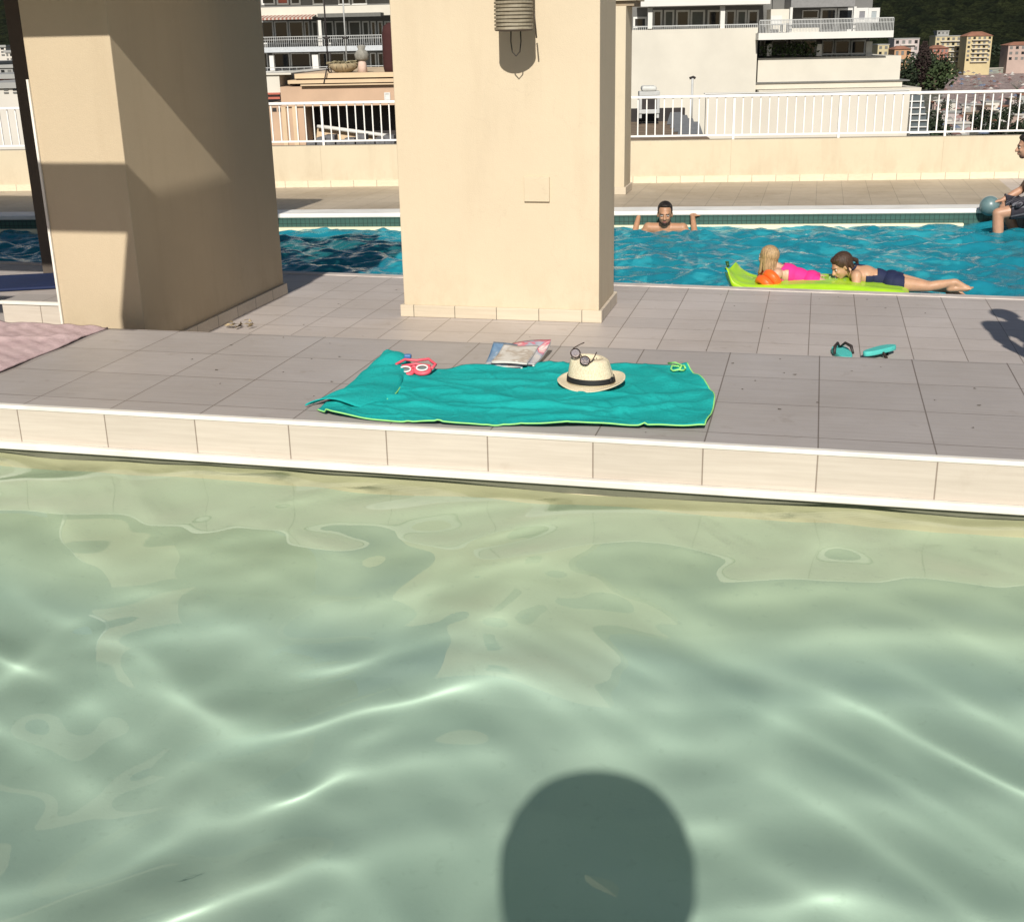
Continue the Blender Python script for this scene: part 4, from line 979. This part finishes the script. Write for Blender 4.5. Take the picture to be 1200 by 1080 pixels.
# table and chair on the balcony
def patio_chair(px, py, F, t, label):
    s_, z = F.sz(px, py, t); c = thing('patio_chair', label, 'chair', F.M @ Vector((s_, t, z)), F.a)
    MB().box(-.35, .35, -.3, .3, .42, .5).build('seat', M_frame, c); MB().box(-.35, .35, .26, .33, .5, 1.0).build('backrest', M_frame, c)
    for sx in (-.32, .32):
        for sy in (-.27, .27): MB().box(sx-.03, sx+.03, sy-.03, sy+.03, 0, .42).build('leg', M_frame, c)
patio_chair(910, 38, A, -.5, 'white patio chair on the upper balcony of the white apartment building')

# flat brown roof with skylights, air conditioner, vent pipe in front of the block
B = Fac(828, 140, 46, 12)
rb = B.root('rooftop', 'brown flat roof with grey skylights seen through the balusters right of the middle pillar', 'roof')
z_r = B.sz(780, 163, 0)[1]
x0_, x1_ = B.sz(700, 150)[0], B.sz(832, 150)[0]
MB().box(x0_, x1_, 0, 9.5, GZ, z_r).build('roof', M_brown, rb)
MB().box(x0_, x1_+.1, 9.51, 9.9, z_r, z_r+.55).build('upstand', M_dark, rb)
for k in range(4):
    m = MB(); y0 = 1.0+k*2.1; xa = B.sz(797+k*2, 150)[0]; m.add([(xa, y0, z_r+.02), (x1_-.1, y0, z_r+.02), (x1_-.1, y0+1.6, z_r+.42), (xa+.3, y0+1.6, z_r+.42), (x1_-.1, y0+1.7, z_r+.02), (xa+.3, y0+1.7, z_r+.02)], [(0, 1, 2, 3), (3, 2, 4, 5), (1, 4, 2), (0, 3, 5)])
    sk = m.build('skylight', plain('grey_skylight', (.17, .175, .18), .5), rb)
def on(F, name, label, cat, px, py, t): s_, z = F.sz(px, py, t); return thing(name, label, cat, F.M @ Vector((s_, t, z)), F.a)
u = (B.sz(772, 120, 8)[0]-B.sz(748, 120, 8)[0])
ac = on(B, 'rooftop_air_conditioner', 'pale grey air conditioner standing on the brown flat roof beside the slim pillar', 'air conditioner', 760, 138, 8)
MB().box(-u/2, u/2, -.35, .35, .18, u*.40).box(-u/2, u/2, -.35, .35, u*1.05, u*1.25).box(-u/2, -u*.36, -.35, .35, u*.40, u*1.05).box(u*.36, u/2, -.35, .35, u*.40, u*1.05).build('casing', M_metal, ac, bevel=.02)
MB().box(-u*.36, u*.36, -.25, .3, u*.40, u*1.05).build('grille', M_dark, ac)
MB().box(-u*.38, u*.34, -.4, .4, u*1.25, u*1.5).build('cap', plain('pale_grey_cap', (.56, .57, .55), .6), ac, bevel=.08)
for sx in (-1, 1): MB().box(sx*u*.42-.05, sx*u*.42+.05, -.3, .3, 0, .18).build('foot', M_metal, ac)
vp = on(B, 'vent_pipe', 'thin dark vent pipe with small cowl rising from the brown flat roof', 'pipe', 810, 146, 6)
hh = B.sz(810, 92, 6)[1]-B.sz(810, 146, 6)[1]
MB().tube([(0, 0, 0), (0, 0, hh)], .045).build('pipe', M_metal, vp); MB().tube([(-.12, 0, hh), (.03, 0, hh+.05), (.12, 0, hh)], .05).build('cowl', M_dark, vp)
# white boundary wall nearer
Cw = Fac(828, 140, 58, 11)
rc = Cw.root('boundary_wall', 'long plain white wall behind the balusters right of the brown roof', 'wall')
Cw.part('wall', plain('white_boundary_render', (.60, .56, .49), .85, .08, .4, .2, 6), rc, (827, 108.5, 1065, 900, 0, .3), zlo=GZ)
Cw.part('coping', M_wslab, rc, (826, 107.5, 1066, 108.5, -.05, .35))
# glazed stair roof at the end of the wall
gr = Cw.root('glazed_roof', 'grey glass roof with white bars at the right end of the long white wall', 'roof')
for k in range(7):
    y = 112+k*7.5
    m = MB(); Cw.bx(m, 1066, y, 1082+k*1.2, y+6.3, .5+k*.0, .9); m.build('pane', plain('grey_glass', (.10, .12, .13), .3), gr)
    m = MB(); Cw.bx(m, 1066, y+6.3, 1083+k*1.2, y+7.5, .4, 1.0); m.build('bar', M_frame, gr)
Cw.part('body', M_grecess, gr, (1066, 112, 1080, 900, 1.1, 4), zlo=GZ)

# ---- balcony building left of the middle pillar
D = Fac(380, 60, 108, 9)
rd = D.root('apartment_building', 'wide apartment building with stacked balconies between the left and middle pillars', 'building')
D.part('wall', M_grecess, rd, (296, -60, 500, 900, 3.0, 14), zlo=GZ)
D.part('parapet', M_wwall, rd, (296, 7.5, 470, 19.5, 0, 2.9))
D.part('parapet', plain('bluish_slab', (.50, .53, .56), .7), rd, (296, 54.5, 470, 60.5, 0, 2.9))
D.part('parapet', M_wwall, rd, (296, -40, 470, -25, 0, 2.9))
D.part('floor_slab', M_wslab, rd, (296, 83, 470, 86, -1, 2.9))
for a_, b_ in ((300, 321), (322, 338), (339, 356), (357, 363), (366, 377), (379, 391), (393, 407), (409, 423), (425, 433), (435, 441), (443, 449), (451, 460)):
    D.window(a_, 25, b_, 52, 3.0, rd, glass=M_glass if a_ < 360 or a_ > 430 else plain('greenish_glass', (.06, .065, .06), .3), fr=.12)
for a_, b_ in ((300, 314), (320, 340), (341, 364), (374, 384), (386, 404), (406, 418), (434, 441), (443, 450)):
    D.window(a_, 62, b_, 82, 3.0, rd, fr=.1)
for a_, b_ in ((306, 322), (324, 338), (340, 352), (366, 380), (396, 410), (412, 430)):
    D.window(a_, -10, b_, 6, 3.0, rd, fr=.14, glass=M_glass if a_ != 324 else M_red)
D.rail(296, 470, 42, 54.5, .1, rd, 70); D.rail(296, 470, 78, 84, -.8, rd, 20, mid=False)
for q in ((372, 24, 377, 54, .4, .8), (366, 64, 373, 83, .4, .8), (316, 65, 321, 83, .4, .8)): D.part('column', M_wslab, rd, q)
m = MB(); D.bx(m, 372, 15.5, 446, 20, -1.6, -.05); m.build('canopy', plain('grey_canopy', (.15, .15, .14), .8), rd)
sx0, sz0 = D.sz(300, 21, 0); sx1 = D.sz(371, 21, 0)[0]
t = NT('striped_awning'); w = t.n('ShaderNodeTexWave'); t.set(w.inputs['Vector'], t.obj()); w.inputs['Scale'].default_value = .9; w.bands_direction = 'X'
M_awn = t.fin(t.mix(t.ramp(w.outputs['Fac'], [(.45, 0.), (.55, 1.)]), (.30, .12, .09), (.50, .44, .38)), .9)
MB().add([(sx0, 0, sz0+.15), (sx1, 0, sz0+.15), (sx1, -1.7, sz0-.1), (sx0, -1.7, sz0-.1), (sx1, -1.7, sz0-.25), (sx0, -1.7, sz0-.25)], [(0, 1, 2, 3), (3, 2, 4, 5)]).build('awning', M_awn, rd, solid=.03)
# tan roof building in front of it
E_ = Fac(380, 110, 52, 9)
re = E_.root('tan_building', 'tan flat-roofed building with stepped cornice behind the balusters between the left and middle pillars', 'building')
E_.part('upper_wall', M_tan, re, (329, 100.5, 500, 124, .3, 12))
E_.part('cornice', M_tanlight, re, (345, 85.5, 500, 91, .35, 12), (337, 93, 500, 97, .15, 12), (352, 98.2, 500, 99.8, .1, 12))
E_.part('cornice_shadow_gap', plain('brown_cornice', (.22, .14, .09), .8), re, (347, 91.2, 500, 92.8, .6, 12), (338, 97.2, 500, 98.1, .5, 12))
E_.part('lower_wall', M_tan, re, (296, 124.5, 357, 900, .4, 12), (357.5, 124.5, 500, 900, 3.5, 12), zlo=GZ)
E_.part('side_wall', M_wwall, re, (296, 88, 328, 112, .6, 12), (300, 86, 341, 88, .5, 3))
E_.part('red_band', M_red, re, (300, 109, 328, 111, .45, .59), (300, 114, 328, 116.5, .45, .59))
E_.window(450.5, 108.5, 457.5, 117.5, .29, re, glass=M_wslab, fr=.06, name='wall_lamp_box')
E_.part('vent_opening', M_dark, re, (319, 126.5, 324, 131, .38, .399), (326, 126.5, 329, 131, .38, .399))
E_.part('pilaster', M_tanlight, re, (331, 125, 336, 900, .3, .399), (343.5, 125, 349, 900, .3, .399), zlo=GZ)
# dark lean-to roof with a white ridge running down to the right
m = MB(); q0, q1, q2, q3 = [E_.sz(*p, 2.0) for p in ((357, 126), (372, 150), (462, 163), (470, 125))]
m.add([(q[0], 2.0, q[1]) for q in (q0, q1, q2, q3)]+[(q[0], 3.4, q[1]) for q in (q0, q1, q2, q3)], [(0, 1, 2, 3), (4, 7, 6, 5), (0, 4, 5, 1), (1, 5, 6, 2)])
m.build('shaded_screen', M_dark, re)
m = MB(); a0, a1 = E_.sz(372, 148, 1.6), E_.sz(466, 161, 1.6); m.tube([(a0[0], 1.6, a0[1]), (a1[0], 1.6, a1[1])], .09); m.build('ridge_pipe', M_wslab, re)
m = MB(); b0, b1, b2, b3 = [E_.sz(*p, 1.8) for p in ((372, 149), (466, 162), (466, 900), (357, 900))]
m.add([(b0[0], 1.8, b0[1]), (b1[0], 1.8, b1[1]), (b2[0], 1.8, GZ), (b3[0], 1.8, GZ)], [(0, 1, 2, 3)]); m.build('lean_to_wall', M_tanlight, re)
m = MB()
for k in range(9):
    px = 366+k*11.5; c_ = E_.sz(px, 168, .9-.3*(k % 2)); m.box(c_[0]-.22, c_[0]+.22, .5, 1.2, c_[1]-.5, c_[1]+.12+.13*(k % 3))
m.build('roof_clutter', plain('grey_clutter', (.13, .13, .14), .7, .4), re)
# roof furniture of the tan building
bs = on(E_, 'wicker_planter', 'round dry planter basket on the roof edge of the tan building', 'planter', 403, 86, 1.5)
m = MB(); m.lathe([(.30, 0), (.62, .22), (.66, .4), (.6, .42)], n=16); m.build('basket', plain('straw', (.34, .27, .17), .9, .3, 5, .4), bs)
m = MB(); rs = random.Random(5)
for k in range(40):
    a_ = rs.uniform(0, 6.28); m.tube([(0, 0, .38), (math.cos(a_)*.4, math.sin(a_)*.4, .5), (math.cos(a_)*.75, math.sin(a_)*.75, rs.uniform(.2, .55))], .018, 4)
m.build('twigs', plain('dry_twigs', (.30, .26, .16), .9, .3), bs)
ch = on(E_, 'chimney', 'round pot chimney on a pale base on the roof of the tan building', 'chimney', 425, 85, 1.4)
ch.scale = (.72, .72, .8)
MB().lathe([(.32, 0), (.24, .55), (.2, .6)], n=14).build('base', plain('pink_plaster', (.6, .45, .38), .9), ch)
MB().lathe([(.22, .6), (.42, .72), (.46, .95), (.34, 1.12), (.2, 1.2), (.28, 1.38), (.12, 1.45)], n=14).build('pot', plain('grey_stone', (.26, .25, .22), .9, .3), ch)
for px, yb, yt, lab in ((385, 84, -60, 'thin dark aerial mast on the tan roof left of the dry planter'), (407, 84, -60, 'thin grey aerial mast on the tan roof right of the dry planter')):
    an = on(E_, 'aerial_mast', lab, 'mast', px, yb, 2); hh = E_.sz(px, yt, 2)[1]-E_.sz(px, yb, 2)[1]
    MB().tube([(0, 0, 0), (0, 0, hh)], .035, 6).build('mast', M_dark if px < 400 else M_metal, an)
    MB().tube([(-.12, 0, hh*.28), (.12, 0, hh*.28)], .05, 6).build('clamp', M_dark, an)
cb = E_.sz(387, 62, 1.5); cc = E_.sz(380, 98, .2)
tag(MB().tube([(cb[0], 1.5, cb[1]), (cb[0]+.1, 1.0, cb[1]-.9), (cc[0]+.15, .2, cc[1]+.6), (cc[0], .12, cc[1])], .03, 6).build('hanging_cable', M_dark, None, mw=E_.M), 'dark loose cable hanging over the cornice of the tan building', 'cable')
sh = on(E_, 'folded_parasol', 'dark red folded parasol on the tan roof beside the middle pillar', 'parasol', 459, 86, 1)
MB().tube([(0, 0, 0), (0, 0, 1.9)], .03).build('pole', M_dark, sh); MB().lathe([(.30, .0), (.36, .3), (.36, 1.6), (.28, 1.95), (.05, 2.1)], n=10).build('canopy', plain('maroon_cloth', (.05, .015, .014), .9), sh)

# ---- far ground, sea, hills
def noise2(X, Y, seed=1, octs=6, base=1.0, gain=.5):
    rs_ = np.random.RandomState(seed); z = 0*X; a = 1.0; f_ = base
    for k in range(octs):
        for j in range(3):
            th = rs_.uniform(0, 6.28); z = z+a*np.sin((X*math.cos(th)+Y*math.sin(th))*f_+rs_.uniform(0, 6.28)+1.3*np.sin((X*math.sin(th)-Y*math.cos(th))*f_*.7+rs_.uniform(0, 6)))/3
        a *= gain; f_ *= 2.07
    return z
t = NT('town_ground')
c = t.mix(t.ramp(t.noise(.05, 6, .7), [(.35, 0.), (.65, 1.)]), (.10, .09, .075), (.05, .065, .03))
c = t.mix(t.ramp(t.noise(.35, 3, .6), [(.56, 0.), (.6, 1.)]), c, (.28, .25, .22))
M_ground = t.fin(c, .95)
struct(MB().box(-3000, 3000, -600, 5000, GZ-1, GZ).build('town_ground', M_ground))
t = NT('hill_wood')
vor = t.n('ShaderNodeTexVoronoi'); t.set(vor.inputs['Vector'], t.P()); vor.inputs['Scale'].default_value = .16
c = t.mix(vor.outputs['Color'], (.006, .010, .006), (.022, .028, .012))
c = t.mix(t.math('MULTIPLY', t.ramp(t.noise(.03, 5, .7), [(.60, 0.), (.72, 1.)]), .5), c, (.10, .085, .06))
c = t.mix(t.ramp(t.noise(.55, 5, .75), [(.38, 0.), (.62, 1.)]), t.mix(1., c, (.45, .45, .45), 'MULTIPLY'), t.mix(1., c, (1.5, 1.45, 1.3), 'MULTIPLY'))
t.bump(t.math('ADD', vor.outputs['Distance'], t.noise(.4, 4, .7)), 1., 4.)
M_hill = t.fin(c, .95, spec=.1)
def hill_fn(u_, v_):
    X = -1400+u_*2600; Y = 640+v_*900
    k = min(1, v_*1.6); z = GZ-1+240*(k**.8)*(.72+.28*math.sin(X*.0016+.6))
    return X, Y, z
nu, nv = 420, 150
U, V = np.meshgrid(np.linspace(0, 1, nu), np.linspace(0, 1, nv))
X = -1400+2600*U; Y = 745+900*V; K = np.minimum(1, V*1.6)
Z = GZ-1+235*K**.8*(.75+.25*np.sin(X*.0016+.6))+noise2(X, Y, 4, 4, .008)*8*np.minimum(1, V*8)+noise2(X, Y, 9, 3, .15, .7)*2.2*np.minimum(1, V*12)
hm = MB(); hm.v = [tuple(p) for p in np.stack([X, Y, Z], -1).reshape(-1, 3)]
hm.f = [(j*nu+i, j*nu+i+1, (j+1)*nu+i+1, (j+1)*nu+i) for j in range(nv-1) for i in range(nu-1)]; hm.sm = [True]*len(hm.f)
struct(hm.build('wooded_hill', M_hill))
# sea and beach at the right
def gz(px, py, z=GZ): p = at_z(px, py, z); return (p.x, p.y)
t = NT('sea'); t.bump(t.noise(.4, 3), .4, .3); M_sea = t.fin((.03, .07, .10), .15)
struct(MB().prism([gz(1183, 97), gz(1215, 90), gz(1400, 95), gz(1500, 130), gz(1210, 115)], GZ+.001, GZ+.02).build('sea', M_sea))
t = NT('beach'); c = t.mix(t.ramp(t.noise(.25, 5, .7), [(.4, 0.), (.6, 1.)]), (.30, .24, .21), (.22, .15, .15)); c = t.mix(t.ramp(t.noise(.6, 2, .6), [(.6, 0.), (.63, 1.)]), c, (.5, .42, .4)); M_beach = t.fin(c, .95)
struct(MB().prism([gz(1108, 100), gz(1120, 89), gz(1150, 84.5), gz(1215, 86), gz(1215, 92), gz(1183, 97), gz(1205, 118), gz(1100, 130)], GZ+.03, GZ+.05).build('beach', M_beach))
struct(MB().prism([gz(1100, 86), gz(1125, 81), gz(1150, 79), gz(1150, 81.5), gz(1126, 84), gz(1106, 90)], GZ+.06, GZ+.12).build('coast_road', plain('asphalt', (.09, .09, .10), .9)))
sw = thing('sea_wall', 'long low grey-green concrete sea wall above the far beach', 'wall', (*gz(1152, 87), GZ))
p0, p1 = Vector((*gz(1153, 87), GZ)), Vector((*gz(1215, 84.5), GZ))
d_ = (p1-p0); L_ = d_.length; ang_ = math.atan2(d_.y, d_.x); sw.rotation_euler = (0, 0, ang_); sw.location = p0
MB().box(0, L_, 0, 8, 0, 2.3).build('wall', plain('seawall_concrete', (.28, .30, .26), .9), sw); MB().box(0, L_, -.3, .5, 2.31, 2.9).build('parapet', plain('pale_concrete', (.40, .38, .33), .9), sw)

M_cols = {k: plain(k+'_render', c, .85, .1, .2, 0) for k, c in dict(pink=(.46, .40, .39), orange=(.48, .28, .16), cream=(.50, .43, .27), ochre=(.52, .43, .25), brick=(.36, .16, .12), white=(.58, .55, .50), grey=(.32, .32, .31), rose=(.42, .32, .28)).items()}
def house(px0, px1, ytop, ybot, Y, mat, label, floors, cols, roof=None, ang=10, depth=12, zb=None, group=None):
    F = Fac((px0+px1)/2, (ytop+ybot)/2, Y, ang)
    r_ = F.root('town_house', label, 'house', group)
    x0, x1 = F.sz(px0, ybot)[0], F.sz(px1, ybot)[0]; zt = F.sz((px0+px1)/2, ytop)[1]; zb_ = F.sz((px0+px1)/2, ybot)[1]
    MB().box(x0, x1, 0, depth, min(zb_-4, GZ if zb is None else zb), zt).build('wall', M_cols[mat], r_)
    if roof:
        rf = MB(); h = (zt-zb_)*.12+.6
        rf.rings([[(x0-.5, -.5, zt+.01), (x1+.5, -.5, zt+.01), (x1+.5, depth+.5, zt+.01), (x0-.5, depth+.5, zt+.01)], [(x0+(x1-x0)*.3, depth*.45, zt+h), (x1-(x1-x0)*.3, depth*.45, zt+h), (x1-(x1-x0)*.3, depth*.55, zt+h), (x0+(x1-x0)*.3, depth*.55, zt+h)]], smooth=False)
        rf.build('roof', roof, r_)
    else: MB().box(x0-.2, x1+.2, -.2, depth+.2, zt+.01, zt+.4).build('cornice', M_cols['grey'], r_)
    fh = (zt-zb_)/floors; cw = (x1-x0)/cols
    for a_ in range(floors):
        for b_ in range(cols):
            w_ = min(1.4, cw*.5)
            MB().box(x0+cw*(b_+.5)-w_/2, x0+cw*(b_+.5)+w_/2, -.06, -.01, zb_+fh*(a_+.28), zb_+fh*(a_+.8)).build('window', M_grecess if (a_+b_) % 3 else M_glass, r_)
        if cols > 3 and floors > 3: MB().box(x0+cw, x1-cw*.6, -1.1, -.07, zb_+fh*(a_)+.02, zb_+fh*a_+fh*.14).build('balcony', M_cols['white'], r_)
    return r_
house(1046, 1075, 46, 76, 635, 'pink', 'pale pink house with grey window bays at the foot of the wooded hill', 4, 4)
house(1047, 1066, 58, 77, 590, 'orange', 'small orange house with a red roof in front of the pale pink house', 2, 3, M_terra)
house(1083, 1091, 62, 76, 618, 'white', 'narrow white house beside the red house at the foot of the hill', 4, 1)
house(1091.5, 1110, 57, 75, 618, 'brick', 'red brick house with small dormers at the foot of the hill', 3, 4, M_terra)
house(1094, 1130, 43, 73, 681, 'cream', 'grey-yellow long apartment house behind the red brick house', 5, 6)
house(1130.5, 1160, 42.5, 73, 663, 'ochre', 'yellow six-storey apartment house with a low red roof', 6, 5, M_terra)
house(1176, 1215, 27, 44, 817, 'white', 'large plain pale building on the hill slope at the right edge', 2, 4, zb=-60)
house(1180, 1215, 53, 72, 681, 'rose', 'rose house with pale columns near the right edge above the beach', 3, 5, M_terra)
house(1028, 1041, 53, 66, 612, 'cream', 'small cream house peeping out beside the balcony end of the white apartment building', 2, 2)
house(1098, 1112, 37, 41, 771, 'grey', 'small grey villa on the hill above the grey-yellow apartment house', 1, 3)
# far left houses
house(-30, 8, 56, 67, 210, 'white', 'white flat-roofed house low at the left edge of the photo', 3, 5, ang=8)
house(8.5, 17, 62, 78, 190, 'white', 'white house beside the dark left pillar', 3, 2, ang=8)
house(-40, 18, 93, 103, 100, 'brick', 'dark red roofed building just above the balusters at the left edge', 2, 8, ang=8)
house(-40, 24, 104, 111, 80, 'white', 'pale flat-roofed building just above the balusters at the left edge', 2, 6, ang=8)
house(-60, -2, 76, 90, 160, 'grey', 'grey house partly cut by the left edge of the photo', 2, 4, ang=8)
house(0.5, 16, 80, 90, 140, 'grey', 'small grey building with a dark opening near the left edge', 1, 2, ang=8)

# trees
M_bark = plain('bark', (.07, .05, .035), .9, .3, 4, .4)
def tree(x, y, z, h, w, label, seed, mat=None, n=900, tall=False, name='tree', group=None, leaf=None):
    rs_ = random.Random(seed); r_ = thing(name, label, 'tree', (x, y, z), rs_.uniform(0, 6), group)
    m = MB(); m.tube([(0, 0, 0), (w*.03, 0, h*.3), (0, w*.03, h*.75)], [w*.06, w*.045, w*.015], 7)
    for k in range(6):
        a_ = k*1.05+rs_.random(); m.tube([(0, 0, h*(.25+.06*k)), (math.cos(a_)*w*.3, math.sin(a_)*w*.3, h*(.42+.07*k))], [w*.025, w*.008], 5)
    m.build('trunk', M_bark, r_)
    c = MB(); cl = []
    for k in range(14):
        a_ = rs_.uniform(0, 6.28); q = rs_.random()
        if tall: cl.append((0, 0, h*(.12+.85*k/13), w*.5*math.sin(PI*min(1, .12+.88*(1-k/13)))+.1))
        else: cl.append((math.cos(a_)*w*.33*q, math.sin(a_)*w*.33*q, h*rs_.uniform(.35, .85), w*rs_.uniform(.16, .3)))
    for k in range(n):
        cx_, cy_, cz_, rr = rs_.choice(cl)
        v = Vector((rs_.gauss(0, 1), rs_.gauss(0, 1), rs_.gauss(0, 1))).normalized()*rr*rs_.uniform(.75, 1.08)
        s_ = (leaf or w*.045)*rs_.uniform(.6, 1.3); q = Matrix.Rotation(rs_.uniform(0, 6), 3, 'X') @ Matrix.Rotation(rs_.uniform(0, 6), 3, 'Z')
        c.add([Vector((cx_, cy_, cz_))+v+q@Vector(p_)*s_ for p_ in ((-1, 0, 0), (0, -1, .4), (1, 0, 0), (0, 1, .4))], [(0, 1, 2, 3)])
    c.build('crown', mat or M_leaf, r_)
    return r_
M_leaf2 = plain('mid_leaves', (.045, .07, .025), .85, .4, .3, 0)
M_leaf3 = plain('deep_leaves', (.022, .035, .016), .85, .4, .3, 0)
spots = [(1060, 104, 'just behind the end of the long white wall'), (1070, 98, 'directly left of the cypress'), (1082, 100, 'directly right of the cypress'), (1094, 103, 'second to the right of the cypress'), (1104, 97, 'at the near end of the beach'), (1088, 88, 'below the narrow white house'), (1100, 84, 'below the red brick house'), (1112, 80, 'below the grey-yellow apartment house'), (1166, 76, 'at the right foot of the yellow apartment house'), (1172, 70, 'between the yellow and rose houses, nearest the beach'), (1176, 66, 'touching the left wall of the rose house'), (1168, 62, 'behind the right corner of the yellow apartment house'), (1120, 77, 'below the left corner of the yellow apartment house')]
for k, (px, py, wh) in enumerate(spots):
    p = at_z(px, py+5, GZ); tree(p.x, p.y, GZ, 9+(k % 3)*2, 12+(k % 4), 'dark green broad tree '+wh, 20+k, M_leaf2 if k % 2 else M_leaf3, 700, group='trees above the far beach')
p = at_z(1079, 108, GZ); tree(p.x, p.y, GZ, 17, 5, 'tall dark cypress beside the red brick house', 50, plain('maroon_leaves', (.03, .018, .016), .9, .3, .3, 0), 1500, True, 'cypress', leaf=.35)
# things behind the balusters at the right: roofs, parked vans, people under parasols
rs = random.Random(12)
for k in range(26):
    px = rs.uniform(1078, 1235); py = rs.uniform(118, 168)
    p = at_z(px, py, GZ); w_ = rs.uniform(2.5, 5.5); h_ = rs.uniform(1.8, 3)
    b_ = thing('beach_hut', 'small low hut among the parasols behind the right balusters', 'hut', (p.x, p.y, GZ), rs.uniform(-.4, .4), 'low huts behind the right balusters')
    hc = rs.choice(['white', 'grey', 'rose', 'pink']); b_['label'] = 'small low %s hut among the parasols behind the right balusters' % hc
    MB().box(-w_/2, w_/2, -2, 2, 0, h_).build('wall', M_cols[hc], b_)
    MB().box(-w_/2-.3, w_/2+.3, -2.3, 2.3, h_+.01, h_+.25).build('roof', rs.choice([M_terra, M_cols['grey'], M_brown, M_cols['white']]), b_)
pcols = [plain('parasol_'+n_, c_, .9, .1) for n_, c_ in (('white', (.5, .48, .45)), ('blue', (.12, .15, .22)), ('pink', (.30, .19, .18)), ('maroon', (.13, .07, .06)), ('grey', (.2, .19, .18)))]
base = None
for k in range(150):
    if k < 60: px = rs.uniform(1112, 1200); py = rs.uniform(88, 112)
    else: px = rs.uniform(1095, 1240); py = rs.uniform(112, 170)
    p = at_z(px, py, GZ+.1)
    m = MB(); s_ = rs.uniform(.7, 1.2); m.lathe([(s_, 2.0), (s_*.5, 2.35), (.03, 2.6)], n=8, smooth=False); m.tube([(0, 0, 0), (0, 0, 2.1)], .04, 5)
    pm = rs.choice(pcols); q = m.build('beach_parasol', pm, None); q.location = (p.x, p.y, GZ+.06)
    tag(q, 'tiny open %s parasol in the crowd on the far beach' % pm.name[8:], 'parasol', 'parasols crowded on the far beach')
# dark planting under the right balusters
for k in range(14):
    px = rs.uniform(1085, 1240); p = at_z(px, rs.uniform(128, 172), GZ)
    tree(p.x, p.y, GZ, rs.uniform(3, 5), rs.uniform(4, 7), 'dark round tree among the huts behind the right balusters', 70+k, M_leaf3, 500, group='trees behind the right balusters')
# trees low down left of the picture
for k in range(5):
    p = at_z(-30+k*16, 118+k*6, GZ+8); tree(p.x, p.y, GZ, 14, 12, 'dark tree below the balusters at the left edge', 90+k, M_leaf3, 600, group='trees behind the left balusters')
